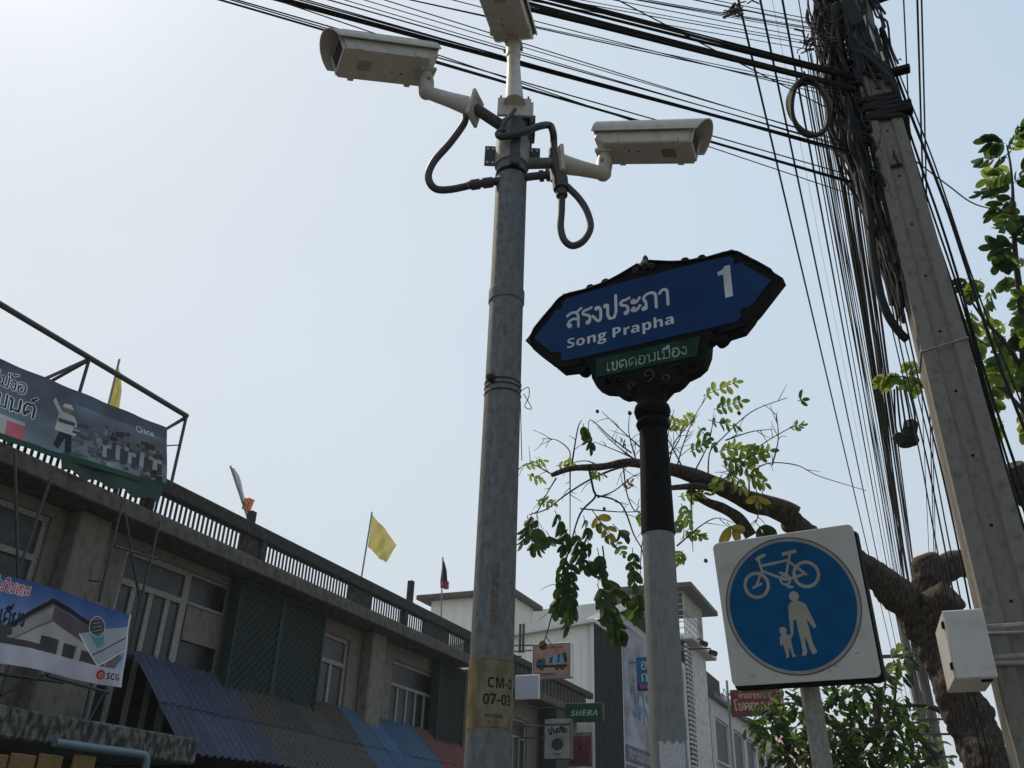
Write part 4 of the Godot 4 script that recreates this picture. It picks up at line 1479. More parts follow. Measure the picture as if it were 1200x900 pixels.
	m.tube(curve([jo, jo.lerp(elbow, 0.5), elbow], 4), [0.021, 0.023, 0.024, 0.026, 0.027, 0.026, 0.026, 0.025, 0.024], 14)
	m.lathe([Vector2(0, -.026), Vector2(.014, -.022), Vector2(.024, -.01), Vector2(.026, 0), Vector2(.024, .01), Vector2(.014, .022), Vector2(0, .026)], Transform3D(basis_z(mount - elbow), elbow), 16)
	part(o, "swivel_joint", m, M.housing)
	m = MB.new()
	var knot := MB.new()
	knot.tube([jo.lerp(elbow, 0.55) - bz * 0.034, jo.lerp(elbow, 0.55) + bz * 0.034], 0.007, 8)
	part(o, "joint_bolt", knot, M.galv_worn)
	var d := (mount - elbow).normalized()
	m.tube([elbow, elbow.lerp(mount, 0.5), mount - d * 0.03, mount - d * 0.005], [0.021, 0.0245, 0.03, 0.036], 14)
	part(o, "bracket_arm", m, M.housing)
	if which < 2:
		m = MB.new()
		m.rbox(mount - d * 0.002, Vector3(0.075, 0.012, 0.1), 0.003, basis_z(Vector3(d.x, d.y * 0.3, d.z)))
		part(o, "wall_plate", m, M.housing)

# ------------------------------------------------------------------ the street name post
func street_name_post() -> void:
	var base := Vector3(-0.613, 0, -2.465)
	var o := thing("street_name_post", "blue arrow-shaped street name sign in ornate black frame on a round post", "street sign", base)
	var xf := Transform3D(turned(-0.0873), Vector3(-0.614, 2.849, -2.465))
	var at := thing_at(base)
	var m := MB.new()
	m.lathe([Vector2(.0485, 0.0), Vector2(.0485, 1.0), Vector2(.0465, 2.445), Vector2(0, 2.446)], at, 40)
	part(o, "post", m, M.galv_new)
	m = MB.new()
	m.lathe([Vector2(.047, 2.44), Vector2(.0495, 2.442), Vector2(.0485, 2.5), Vector2(.045, 2.68), Vector2(.043, 2.78)], at, 36)
	part(o, "black_sleeve", m, M.black_iron)
	m = MB.new()
	m.lathe([Vector2(.043, 2.775), Vector2(.048, 2.782), Vector2(.053, 2.795), Vector2(.048, 2.808), Vector2(.045, 2.812), Vector2(.052, 2.822), Vector2(.0575, 2.84), Vector2(.054, 2.856), Vector2(.046, 2.866), Vector2(.048, 2.89), Vector2(.054, 2.92)], at, 36)
	part(o, "collar", m, M.black_iron)
	# frame outline, mirrored about the middle
	var half := [[0, .556], [.018, .556], [.026, .548], [.04, .546], [.06, .541], [.1, .53], [.128, .522], [.138, .531], [.152, .529], [.16, .518], [.186, .516], [.196, .524], [.21, .522], [.218, .509], [.303, .513], [.342, .478], [.35, .474], [.356, .466], [.45, .356],
		[.362, .26], [.35, .25], [.342, .238], [.311, .205], [.262, .2], [.25, .186], [.236, .179], [.224, .182], [.214, .196], [.203, .19], [.197, .15], [.18, .112], [.155, .094], [.12, .084], [.104, .068], [.086, .057], [.068, .056], [.055, .045], [.04, .03]]
	var out := PackedVector2Array()
	for q in half:
		out.append(Vector2(q[0], q[1]))
	for i in range(half.size() - 1, 0, -1):
		out.append(Vector2(-half[i][0], half[i][1]))
	m = MB.new()
	m.prism(out, -0.028, 0.016, xf, 0.005)
	part(o, "frame", m, M.black_iron)
	# blue face with small bites at the corners of the points
	var blue_half := [[0, .494], [.1, .494], [.27, .489], [.296, .485], [.308, .468], [.302, .456], [.318, .448], [.328, .452], [.34, .436], [.413, .356], [.345, .282], [.332, .278], [.318, .28], [.306, .27], [.312, .258], [.3, .238], [.2, .236], [0, .236]]
	var blue := PackedVector2Array()
	for q in blue_half:
		blue.append(Vector2(q[0], q[1]))
	for i in range(blue_half.size() - 2, 0, -1):
		blue.append(Vector2(-blue_half[i][0], blue_half[i][1]))
	# print: face spans x -0.413..0.413, y 0.236..0.494 -> 1652 x 516
	var sc := 2000.0
	var navy := Color(0.05, 0.215, 0.40)
	var pic := Pic.new(1652, 516, navy)
	var ink := Color(0.80, 0.81, 0.82)
	var px := func(x: float) -> float: return (x + 0.413) * sc
	var py := func(y: float) -> float: return (0.494 - y) * sc
	pic.thai("สรงประภา", px.call(-0.29), py.call(0.361), 0.063 * sc, 0.0105 * sc, ink, 1.0, 0.376 * sc)
	pic.text("Song Prapha", px.call(-0.286), py.call(0.283), 0.038 * sc, ink, 0.38 * sc)
	pic.poly(PackedVector2Array([Vector2(px.call(.25), py.call(.437)), Vector2(px.call(.25), py.call(.422)), Vector2(px.call(.267), py.call(.424)), Vector2(px.call(.267), py.call(.333)), Vector2(px.call(.292), py.call(.333)), Vector2(px.call(.292), py.call(.453)), Vector2(px.call(.273), py.call(.453)), Vector2(px.call(.268), py.call(.443))]), ink)
	pic.grime(31, 0.006, 0.4, Color(0.7, 0.74, 0.78))
	m = MB.new()
	m.prism(blue, 0.0, 0.0185, xf)
	part(o, "name_panel", m, printed(pic.tex(), 0.55))
	var pic2 := Pic.new(720, 140, Color(0.035, 0.25, 0.185))
	pic2.thai("เขตดอนเมือง", 72, 112, 62, 8.5, Color(0.66, 0.70, 0.66), 1.0, 560)
	pic2.grime(33, 0.012, 0.7, Color(0.45, 0.5, 0.45))
	m = MB.new()
	m.prism(PackedVector2Array([Vector2(-.181, .147), Vector2(.16, .147), Vector2(.178, .216), Vector2(-.18, .216)]), 0.0, 0.0185, xf)
	part(o, "district_panel", m, printed(pic2.tex(), 0.4))
	# raised mouldings along the frame and the scrolls below
	m = MB.new()
	for s in [-1.0, 1.0]:
		var pts := []
		for q in [[.02, .553], [.06, .538], [.1, .524], [.15, .512], [.22, .504], [.3, .503], [.345, .468], [.432, .357], [.345, .243], [.306, .216], [.235, .21]]:
			pts.append(xf * Vector3(q[0] * s, q[1], 0.017))
		m = MB.new()
		m.tube(curve(pts, 3), 0.0055, 6)
		part(o, "moulding", m, M.black_iron)
	var c := Vector2(0, 0)
	for q in [[-.1, .118, .018], [.1, .115, .018], [-.055, .09, .015], [.055, .09, .015], [0, .115, .022], [-.14, .128, .013], [.14, .126, .013], [-.225, .222, .013], [.225, .222, .013], [0, .54, .016], [-.027, .53, .012], [.027, .53, .012]]:
		m = MB.new()
		var pts := []
		for i in 15:
			var a: float = -PI * 0.5 + i * 0.5
			var rr: float = q[2] * (1.0 - i / 18.0)
			pts.append(xf * Vector3(q[0] + cos(a) * rr * (1.0 if q[0] >= 0 else -1.0), q[1] + sin(a) * rr, 0.018 + 0.002 * i / 15.0))
		m.tube(pts, 0.0045, 6)
		part(o, "scroll", m, M.black_iron if q[1] < 0.5 and absf(q[0]) > 0.06 else M.rusty)
	m = MB.new()                                                                # the little finial figure, rust showing through
	m.lathe([Vector2(0, .535), Vector2(.03, .54), Vector2(.027, .552), Vector2(.019, .562), Vector2(.016, .57), Vector2(.010, .577), Vector2(.0105, .584), Vector2(.006, .593), Vector2(0, .6)], xf * thing_at(Vector3(0, 0, -0.004)), 14)
	part(o, "finial", m, M.rusty)
	# a torn sticker at the foot of what is seen
	var look := Vector3(-base.x, 0, -base.z).normalized()
	part(o, "torn_sticker", wrapped(base, 0.0487, 1.69, 1.868, look, -0.5, 1.1, 36, 0.004), surf(52, 0.03, [[0.2, lin(.34, .35, .36)], [0.8, lin(.46, .47, .48)]], Vector3.ONE * 5, 0.7), "torn remains of a pale sticker")

# ------------------------------------------------------------------ the cycle path sign
func cycle_sign() -> void:
	var xf := Transform3D(turned(-0.155, 0.198, 0.0), Vector3(-0.378, 2.481, -3.579))
	var foot := xf * Vector3(-0.012, 0, -0.108)
	var dirv := xf.basis.y
	var base := foot - dirv * (foot.y / dirv.y)
	var o := thing("cycle_path_sign", "square white sign with blue disc showing bicycle above adult and child, on leaning post", "traffic sign", base)
	var m := MB.new()
	m.tube([base, foot - dirv * 0.2, foot + dirv * 0.24], [0.038, 0.037, 0.036], 24)
	part(o, "post", m, M.galv_worn)
	var h := 0.279
	var sq := PackedVector2Array()
	for i in 4:
		var cc: Vector2 = [Vector2(1, 1), Vector2(-1, 1), Vector2(-1, -1), Vector2(1, -1)][i] * (h - 0.022)
		for k in 6:
			sq.append(cc + Vector2.from_angle(PI * 0.5 * i + PI * 0.5 * k / 5) * 0.022)
	m = MB.new()
	m.prism(sq, -0.06, -0.004, xf * thing_at(Vector3(0.006, -0.02, 0)), 0.004)                # the backing has slipped down behind the panel
	part(o, "backing_tray", m, M.black_iron, "dark backing showing below and beside the panel")
	m = MB.new()
	m.prism(sq, -0.002, 0.003, xf, 0.002)
	part(o, "white_panel", m, M.white_paint)
	for y in [-0.16, 0.16]:
		m = MB.new()
		m.rbox(xf * Vector3(-0.012, y, -0.066), Vector3(0.3, 0.035, 0.008), 0.002, xf.basis)
		part(o, "clamp_bar", m, M.galv_worn)
	var pic := Pic.new(900, 900, Color(0.58, 0.57, 0.55))
	var ctr := Vector2(450, 450)
	pic.disc(ctr, 446, Color(0.12, 0.14, 0.17))
	pic.disc(ctr, 441, Color(0.58, 0.58, 0.56))
	pic.disc(ctr, 420, Color(0.0, 0.315, 0.505))
	var wht := Color(0.62, 0.61, 0.58)
	# bicycle; picture units taken from the sign: disc spans 900
	pic.ring(Vector2(239, 296), 80, 22, wht)
	pic.ring(Vector2(582, 263), 80, 22, wht)
	pic.ring(Vector2(439, 282), 32, 14, wht)
	for q in [[[239, 296], [292, 206], [279, 120]], [[272, 118], [292, 108], [326, 102], [272, 124]], [[290, 172], [474, 156]], [[292, 206], [439, 282]], [[439, 282], [500, 110]], [[474, 156], [582, 263]], [[439, 282], [560, 262]], [[452, 116], [536, 106]], [[412, 232], [452, 248]], [[444, 310], [452, 330], [478, 334]], [[214, 310], [272, 290]]]:
		var pts := []
		for p in q:
			pts.append(Vector2(p[0], p[1]))
		pic.stroke(pts, 17, wht)
	pic.stroke([Vector2(456, 110), Vector2(534, 104)], 24, wht)
	pic.stroke([Vector2(268, 124), Vector2(312, 104)], 22, wht)
	# adult
	pic.disc(Vector2(478, 395), 33, wht)
	pic.poly(PackedVector2Array([Vector2(455, 428), Vector2(505, 428), Vector2(545, 452), Vector2(566, 520), Vector2(590, 600), Vector2(572, 612), Vector2(534, 545), Vector2(540, 610), Vector2(548, 700), Vector2(568, 760), Vector2(540, 775), Vector2(526, 752), Vector2(508, 650), Vector2(500, 700), Vector2(504, 752), Vector2(490, 778), Vector2(462, 772), Vector2(476, 745), Vector2(470, 640), Vector2(464, 545), Vector2(448, 548), Vector2(434, 625), Vector2(416, 622), Vector2(422, 520), Vector2(430, 452)]), wht)
	# child
	pic.disc(Vector2(368, 608), 25, wht)
	pic.poly(PackedVector2Array([Vector2(350, 634), Vector2(384, 630), Vector2(402, 642), Vector2(426, 618), Vector2(438, 630), Vector2(410, 668), Vector2(412, 700), Vector2(416, 760), Vector2(430, 776), Vector2(404, 782), Vector2(396, 730), Vector2(386, 720), Vector2(382, 776), Vector2(360, 786), Vector2(364, 764), Vector2(356, 710), Vector2(354, 684), Vector2(346, 704), Vector2(334, 696), Vector2(338, 652)]), wht)
	pic.grime(41, 0.008, 0.25, Color(0.66, 0.66, 0.64))
	m = MB.new()
	var disc := PackedVector2Array()
	for i in 72:
		disc.append(Vector2(0.0, 0.004) + Vector2.from_angle(TAU * i / 72) * 0.2605)
	m.prism(disc, 0.001, 0.0042, xf)
	part(o, "symbol_disc", m, printed(pic.tex(), 0.4))
	for q in [[-.19, -.245, .012], [-.1, -.25, .006], [.1, -.247, .008], [.21, -.19, .007], [.13, -.232, .01]]:
		m = MB.new()
		var sp := PackedVector2Array()
		for i in 9:
			sp.append(Vector2(q[0], q[1]) + Vector2.from_angle(TAU * i / 9) * q[2] * (0.6 + 0.4 * sin(i * 5.1 + q[0] * 40.0)) * Vector2(1.5, 0.7))
		m.prism(sp, 0.002, 0.0034, xf)
		part(o, "dirt_mark", m, mat(lin(.3, .28, .25), 0.9))

# ------------------------------------------------------------------ the utility pole
func pole_axis(y: float) -> Vector3:
	return Vector3(0.39 - 0.026 * (y - 2.5), y, -3.89)

func pole_corner(y: float, a: float, b: float) -> Vector3:                       # a, b from -1 to 1 across the face and the depth
	var k := 0.01 * (y - 2.5)
	return pole_axis(y) + turned(0.055) * Vector3(a * (0.105 - k), 0, b * (0.111 - k))

func utility_pole() -> void:
	var o := thing("utility_pole", "leaning square concrete utility pole with recessed face, hung with black cables", "utility pole", pole_axis(0.0))
	var sect := [[-1, -1], [-.42, -1], [-.3, -.82], [.3, -.82], [.42, -1], [1, -1], [1, 1], [.42, 1], [.3, .82], [-.3, .82], [-.42, 1], [-1, 1]]
	var m := MB.new()
	var ys := []
	for i in 25:
		ys.append(-0.1 + i * 0.4)
	for i in ys.size() - 1:
		for k in sect.size():
			var s = sect[k]
			var t = sect[(k + 1) % sect.size()]
			m.quad(pole_corner(ys[i], t[0], t[1]), pole_corner(ys[i], s[0], s[1]), pole_corner(ys[i + 1], s[0], s[1]), pole_corner(ys[i + 1], t[0], t[1]))
	for y in [ys[0], ys[-1]]:
		for k in range(1, sect.size() - 1):
			m.tri(pole_corner(y, sect[0][0], sect[0][1]), pole_corner(y, sect[k][0], sect[k][1]), pole_corner(y, sect[k + 1][0], sect[k + 1][1]))
	part(o, "shaft", m, M.concrete)
	var fb := turned(0.055)
	var y := 2.2
	while y < 5.2:
		m = MB.new()
		m.lathe([Vector2(0, 0), Vector2(.0065, 0), Vector2(.0068, .001), Vector2(0, .0012)], Transform3D(fb * Basis(Vector3.RIGHT, PI / 2), pole_corner(y, 0.0, 0.822)), 12)
		part(o, "bolt_hole", m, M.black_iron)
		y += 0.3
	# strap wires and bands
	band(o, 3.62, 0.004, M.frame, "strap_wire", 0.02)
	band(o, 2.38, 0.006, M.frame, "strap_wire", 0.0)
	band(o, 2.27, 0.009, M.frame, "strap_wire", 0.0)
	for i in 8:
		band(o, 4.98 + i * 0.021, 0.014, M.cable, "cable_band", 0.012 * (i % 3 - 1))
	for i in 4:                                                                   # cables slung across the face
		m = MB.new()
		m.tube(curve([pole_corner(5.52 + 0.05 * i, -1.5, 0.9), pole_corner(5.46 + 0.03 * i, -0.6, 1.2), pole_corner(5.36 + 0.02 * i, 0.2, 1.22), pole_corner(5.2 + 0.03 * i, 0.9, 1.2), pole_corner(5.02 + 0.05 * i, 1.25, 0.7), pole_corner(4.9, 1.3, -0.2)], 5), [0.014, 0.010, 0.007, 0.011][i], 6)
		part(o, "slung_cable", m, M.cable)
	for i in 3:
		band(o, 5.28 + i * 0.05, 0.012, M.cable, "cable_band", -0.06)
	m = MB.new()                                                                # a hook in the recess
	var hk := pole_corner(4.72, 0.0, 0.82)
	m.tube(curve([hk, hk + Vector3(0, 0.02, 0.03), hk + Vector3(0, -0.02, 0.04), hk + Vector3(0.01, -0.06, 0.02)], 4), 0.006, 6)
	m.rbox(hk + Vector3(0, -0.06, 0.012), Vector3(0.05, 0.012, 0.02), 0.003)
	part(o, "hook", m, M.rusty)
	m = MB.new()                                                                # pale conduit on the upper face
	m.tube([pole_corner(5.35, 0.8, 1.15), pole_corner(5.72, 0.38, 1.15)], 0.011, 8)
	part(o, "pale_conduit", m, M.white_paint)
	m = MB.new()
	m.rbox(pole_corner(5.28, 1.4, 0.9), Vector3(0.14, 0.03, 0.05), 0.004)
	part(o, "side_bracket", m, M.black_iron)
	m = MB.new()
	m.rbox(pole_corner(5.02, 1.3, 0.9), Vector3(0.07, 0.07, 0.05), 0.004)
	part(o, "side_bracket", m, M.black_iron)
	m = MB.new()
	m.rbox(pole_corner(5.9, 2.2, 0.4), Vector3(0.36, 0.04, 0.05), 0.004, turned(0, 0, 0.1))
	part(o, "side_bracket", m, M.black_iron)
	m = MB.new()
	m.rbox(pole_corner(6.02, -0.75, 1.2), Vector3(0.07, 0.75, 0.04), 0.01, turned(0, 0, 0.12))
	part(o, "black_cover", m, M.cable, "black sheet strapped to the upper shaft")
	# control box
	var bx := Transform3D(turned(0.061, 0.013, 0.02), Vector3(0.194, 2.294, -3.66))
	var c := thing("control_box", "pale grey metal control box strapped to the concrete pole", "cabinet", bx.origin)
	m = MB.new()
	m.rbox(bx.origin - bx.basis.z * 0.01, Vector3(0.13, 0.224, 0.33), 0.004, bx.basis)
	part(c, "case", m, M.white_paint)
	m = MB.new()
	m.rbox(bx * Vector3(0.002, 0.0, 0.164), Vector3(0.13, 0.232, 0.02), 0.004, bx.basis)
	part(c, "door", m, M.white_paint)
	for yy in [0.07, -0.07]:
		m = MB.new()
		m.rbox(bx * Vector3(-0.064, yy, 0.153), Vector3(0.014, 0.022, 0.03), 0.002, bx.basis)
		part(c, "hinge", m, M.black_iron)
	m = MB.new()
	m.rbox(bx * Vector3(0.04, -0.113, 0.1), Vector3(0.035, 0.01, 0.03), 0.002, bx.basis)
	part(c, "cable_gland", m, M.black_iron)
	for yy in [0.085, -0.02]:
		m = MB.new()
		m.rbox(bx * Vector3(0.16, yy - 0.01, 0.06), Vector3(0.19, 0.014, 0.008), 0.002, bx.basis)
		part(c, "mounting_strap", m, M.frame)

func band(o: Node3D, y: float, r: float, m: Material, called: String, tilt: float) -> void:
	var pts := []
	for q in [[-1, 1], [1, 1], [1, -1], [-1, -1], [-1, 1]]:
		pts.append(pole_corner(y + tilt * q[0], q[0] * 1.03, q[1] * 1.03))
	var mb := MB.new()
	for i in 4:
		mb.tube([pts[i], pts[i + 1]], r, 6)
	part(o, called, mb, m)

# ------------------------------------------------------------------ cables
func wire(called: String, pts: Array, r: float, m: Material, label: String, group := "", sides := 5) -> void:
	var mb := MB.new()
	mb.tube(pts, r, sides)
	single(called, mb, m, label, "cable", group)

func bundle(called: String, a: Vector3, b: Vector3, drop: float, strands: int, spread: float, r: float, label: String) -> void:
	var o := thing(called, label, "cable", a, "cable bundles crossing from the utility pole")
	for i in strands:
		var oa := Vector3(rng.randf_range(-1, 1), rng.randf_range(-1, 1), 0) * spread
		var ob := Vector3(rng.randf_range(-1, 1), rng.randf_range(-1, 1), rng.randf_range(-1, 1)) * spread * 9.0
		var mb := MB.new()
		mb.tube(sag(a + oa, b + ob, drop * rng.randf_range(0.8, 1.25), 40), r * rng.randf_range(0.7, 1.2), 5)
		part(o, "cable_strand", mb, M.cable)

func crossing(p: Array, dist := 3.8) -> Array:                                   # from the pole over the road: level, and on past the frame
	var a := away(p[0], p[1], dist)
	var b := on_y(p[2], p[3], a.y)
	return [a, a + (b - a) * 7.0 + Vector3(0, 0.15, 0)]

func cables() -> void:
	var big := [
		[[1000, 90, 674, 0], 9, 0.014, 0.0045, "thick upper cable bundle strung from the utility pole out over the road"],
		[[1000, 104, 620, 3], 14, 0.018, 0.0048, "thickest cable bundle, sagging second from the top at the utility pole"],
		[[990, 176, 362, 0], 9, 0.012, 0.0036, "cable bundle passing just above the left-hand surveillance camera"],
		[[998, 214, 300, 0], 3, 0.008, 0.0032, "lowest thin cable bundle, passing behind the middle camera's sunshield"]]
	for q in big:
		var e := crossing(q[0])
		bundle("cable_bundle", e[0], e[1], 0.12, q[1], q[2], q[3], q[4])
	var thin := [[990, 173, 416, 0], [990, 171, 408, 0], [992, 168, 480, 0], [992, 166, 467, 0], [992, 180, 372, 0], [998, 228, 345, 0], [996, 108, 521, 0], [996, 112, 530, 0], [996, 118, 590, 12], [990, 44, 772, 0], [990, 40, 790, 0], [990, 38, 812, 0], [990, 36, 826, 0], [996, 140, 735, 0], [996, 60, 700, 0], [996, 66, 560, -20], [996, 205, 291, 0], [990, 52, 745, 0], [990, 56, 720, 0], [992, 176, 395, 0], [990, 30, 850, 0], [990, 34, 840, 0]]
	for i in thin.size():
		var e := crossing(thin[i])
		wire("overhead_cable", sag(e[0], e[1], 0.08 + 0.03 * (i % 4), 40), [0.0022, 0.0032, 0.0026][i % 3], M.cable, "thin black cable strung across the sky from the concrete utility pole", "thin cables crossing over the road")
	# lines that run along the street
	var along := [[865.5, 7.2, 0.0095], [891, 7.2, 0.0095], [917, 7.2, 0.0095], [936, 7.6, 0.005], [947, 7.6, 0.004], [1059, 7.4, 0.006], [1075, 7.3, 0.0085], [1080, 7.1, 0.007], [905, 6.2, 0.0012], [962, 7.0, 0.003]]
	for i in along.size():
		var q = along[i]
		var p := on_y(q[0], 0, q[1])
		wire("street_line", [Vector3(p.x, p.y, 14), Vector3(p.x, p.y, -5), Vector3(p.x, p.y - 0.04, -18), Vector3(p.x, p.y, -30.6), Vector3(p.x, p.y, -60)], q[2], M.cable, "black power line running along the street overhead, past the pole", "power lines along the street")
	for i in 44:
		var s := pole_corner(4.75 + 1.2 * rng.randf(), 0, 0)
		s.x -= 0.12 + 0.30 * rng.randf() * rng.randf() + 0.03 * (i % 2)
		s.z -= 0.05 + 0.1 * rng.randf()
		var t := Vector3(rng.randf_range(0.0, 0.45), s.y + rng.randf_range(-0.2, 0.5), -30.2)
		wire("telecom_cable", sag(s, t, rng.randf_range(0.05, 0.4), 22), [0.003, 0.0045, 0.0062, 0.0025][i % 4], M.cable, "black telephone cable bunched beside the concrete pole, running down the street", "telephone cables down the street")
	for i in 5:                                                                  # cables that drop down the back of the pole
		var pts := []
		for k in 12:
			var y := 5.7 - k * 0.33
			pts.append(pole_corner(y, 1.12 + 0.13 * i + 0.08 * sin(k * 1.3 + i), -0.6 + 0.2 * i) + Vector3(0.012 * k * (0.3 if i < 3 else 0.9), 0, 0))
		wire("drop_cable", curve(pts, 4), [0.008, 0.005, 0.006, 0.0075, 0.004][i], M.cable, "black cable dropping down the shaded side of the concrete pole", "cables dropping down the pole")
	for i in 4:
		var pts := []
		for k in 9:
			var y := 5.3 - k * (0.36 if i < 2 else 0.42)
			pts.append(pole_corner(y, -1.25 - 0.2 * i - 0.06 * sin(k * 1.7 + i), 0.2 - 0.3 * i))
		wire("drop_cable", curve(pts, 4), [0.004, 0.003, 0.0035, 0.003][i], M.cable, "black cable hanging down the sunlit side of the concrete pole", "cables down the lit side of the pole")
	var slack := curve([pole_corner(4.75, 1.1, 0), away(1112, 218, 4.0), away(1140, 238, 4.2), away(1172, 247, 4.6), away(1230, 262, 5.2)], 6)
	wire("slack_wire", slack, 0.0035, M.cable, "single slack wire looping from the pole towards the leafy tree")
	var thick := curve([pole_corner(5.2, -1.9, 0.6), away(1017, 240, 3.8), away(1022, 290, 3.8), away(1029, 335, 3.8), away(1040, 368, 3.82), away(1053, 388, 3.85), away(1063, 398, 3.88)], 6)
	wire("cable_tail", thick, 0.019, M.cable, "thick black cable curving in to end against the concrete pole", "", 8)
	var tail := curve([pole_corner(5.0, -1.5, 0.4), away(1034, 285, 3.85), away(1046, 325, 3.87), away(1054, 360, 3.9)], 6)
	wire("cable_tail", tail, 0.013, M.cable, "shorter black cable behind the thick one beside the pole", "", 8)
	# splice closure hanging on the telephone cables
	var sp := MB.new()
	var sc := away(1064, 515, 7.0)
	sp.rbox(sc, Vector3(0.13, 0.12, 0.16), 0.03, turned(0.3, 0.4, 0.3))
	sp.rbox(sc + Vector3(0.03, 0.08, 0.02), Vector3(0.09, 0.14, 0.1), 0.02, turned(0.9, 0.2, -0.2))
	sp.rbox(sc + Vector3(-0.05, -0.02, 0.05), Vector3(0.08, 0.13, 0.09), 0.02, turned(-0.5, 0.1, 0.5))
	for i in 5:
		sp.tube(curve([sc + Vector3(0.03 * (i - 2), 0.02, 0), sc + Vector3(0.035 * (i - 2), 0.13, 0.06 * i), sc + Vector3(0.02 * (i - 2), 0.3, 0.3 + 0.05 * i)], 4), 0.008, 5)
	single("splice_closure", sp, M.cable, "black lumpy cable junction hanging among the telephone cables", "cable box")
	# coil of spare cable
	var o := thing("cable_coil", "coil of spare black cable hanging left of the pole's cable tangle", "cable coil", away(950, 128, 3.55))
	for i in 5:
		var pts := []
		for k in 33:
			var a := TAU * k / 32
			var rr := 1.0 + 0.05 * sin(a * 3.0 + i)
			pts.append(away(949 + (21 + i * 0.9) * rr * cos(a) + 4.0 * sin(a), 127 + (34 - i * 0.9) * rr * sin(a), 3.55 + 0.012 * i + 0.05 * cos(a)))
		var mb := MB.new()
		mb.tube(pts, 0.0105, 7, false)
		part(o, "coil_turn", mb, M.cable if i != 2 else M.cable_brown)
	# the tangle on the pole
	o = thing("cable_tangle", "dense tangle of black cables and loose wire lashed round the utility pole", "cable tangle", pole_axis(4.6))
	# strands that run with the pole, thick and close together, on its lit side
	var heap := MB.new()
	for i in 130:
		var y := rng.randf_range(4.9, 6.5)
		var len := rng.randf_range(0.5, 1.7)
		var off := 1.0 + (2.3 if y > 5.5 else 1.2) * rng.randf()
		var dep := rng.randf_range(-1.1, 1.1)
		var pts := []
		for k in 9:
			var yy := y - len * k / 8.0
			if yy < 3.75:
				break
			var o2 := off * clampf((yy - 3.2) / 2.0, 0.45, 1.0)
			pts.append(pole_corner(yy, -1.0 - o2 * (0.55 + 0.2 * sin(yy * 5.0 + i)), dep + 0.3 * sin(yy * 7.0 + i * 2.0)) + Vector3(rng.randf_range(-1, 1), 0, rng.randf_range(-1, 1)) * 0.014)
		if pts.size() > 3:
			heap.tube(curve(pts, 3), [0.004, 0.006, 0.009, 0.003, 0.012][i % 5], 5)
	part(o, "lashed_cables", heap, M.cable).set_meta("kind", "stuff")
	heap = MB.new()
	for i in 26:                                                                 # wrapped round everything
		var y := rng.randf_range(4.55, 6.2)
		var pts := []
		var tilt := rng.randf_range(-0.12, 0.12)
		for k in 9:
			var a := lerpf(0.3, -PI - 0.4, k / 8.0)
			pts.append(pole_corner(y + tilt * cos(a), -1.0 + 1.05 * cos(a) * (1.0 if cos(a) < 0 else 0.12), -1.25 * sin(a)))
		heap.tube(curve(pts, 3), rng.randf_range(0.002, 0.008), 5)
	part(o, "lashing_wires", heap, M.cable).set_meta("kind", "stuff")
	heap = MB.new()
	for i in 95:
		var y := rng.randf_range(4.2, 6.3)
		var p := pole_corner(y, -1.1 - 1.5 * rng.randf() * rng.randf(), rng.randf_range(-0.8, 1.3))
		var c := Vector3(rng.randf_range(-1, 1), rng.randf_range(-1, 1), rng.randf_range(-1, 1)).normalized()
		var u := c.cross(Vector3.UP).normalized()
		var w := c.cross(u)
		var rad := rng.randf_range(0.012, 0.075)
		var pts := []
		for k in rng.randi_range(6, 13):
			var a := k * 0.5
			pts.append(p + (u * cos(a) + w * sin(a) * 1.3) * rad * (1.0 - k * 0.03) + Vector3.DOWN * k * 0.006)
		heap.tube(curve(pts, 2), rng.randf_range(0.0012, 0.0032), 4)
	part(o, "wire_curls", heap, M.cable).set_meta("kind", "stuff")
	heap = MB.new()
	for i in 22:
		var y := rng.randf_range(4.5, 6.3)
		heap.rbox(pole_corner(y, -1.3 - 0.5 * rng.randf(), rng.randf_range(-0.8, 0.9)), Vector3(0.045, 0.15, 0.05) * rng.randf_range(0.6, 1.5), 0.012, turned(rng.randf() * 3.0, rng.randf_range(-0.3, 0.3), rng.randf_range(-0.3, 0.3)))
	part(o, "connector_boxes", heap, M.cable).set_meta("kind", "stuff")
	heap = MB.new()
	for i in 34:                                                                 # over the upper face and its shaded side
		var y := rng.randf_range(5.5, 6.4)
		var a0 := rng.randf_range(-0.9, 1.5)
		var pts := []
		for k in 6:
			pts.append(pole_corner(y - k * rng.randf_range(0.05, 0.11), a0 + 0.16 * k * (1.0 if i % 2 else -0.5) + 0.1 * sin(k * 2.0 + i), (1.12 + 0.2 * rng.randf()) if a0 < 1.0 else rng.randf_range(-0.8, 0.8)))
		heap.tube(curve(pts, 3), rng.randf_range(0.0025, 0.008), 5)
	part(o, "upper_wires", heap, M.cable).set_meta("kind", "stuff")
	# scraps caught on the cables
	for q in [[948, 48, "dry brown scrap caught on the upper cables beside the tangle"], [866, 12, "reddish rag of tape on the topmost cable"]]:
		var mb := MB.new()
		var c := away(q[0], q[1], 3.75 if q[0] > 900 else 3.4)
		for i in 9:
			var pts := [c + Vector3(rng.randf_range(-0.05, 0.05), rng.randf_range(-0.03, 0.03), 0)]
			for k in 3:
				pts.append(pts[-1] + Vector3(rng.randf_range(-0.05, 0.05), rng.randf_range(-0.05, 0.04), rng.randf_range(-0.03, 0.03)))
			mb.tube(pts, rng.randf_range(0.003, 0.009), 5)
		single("scrap", mb, M.cable_brown, q[2], "scrap")

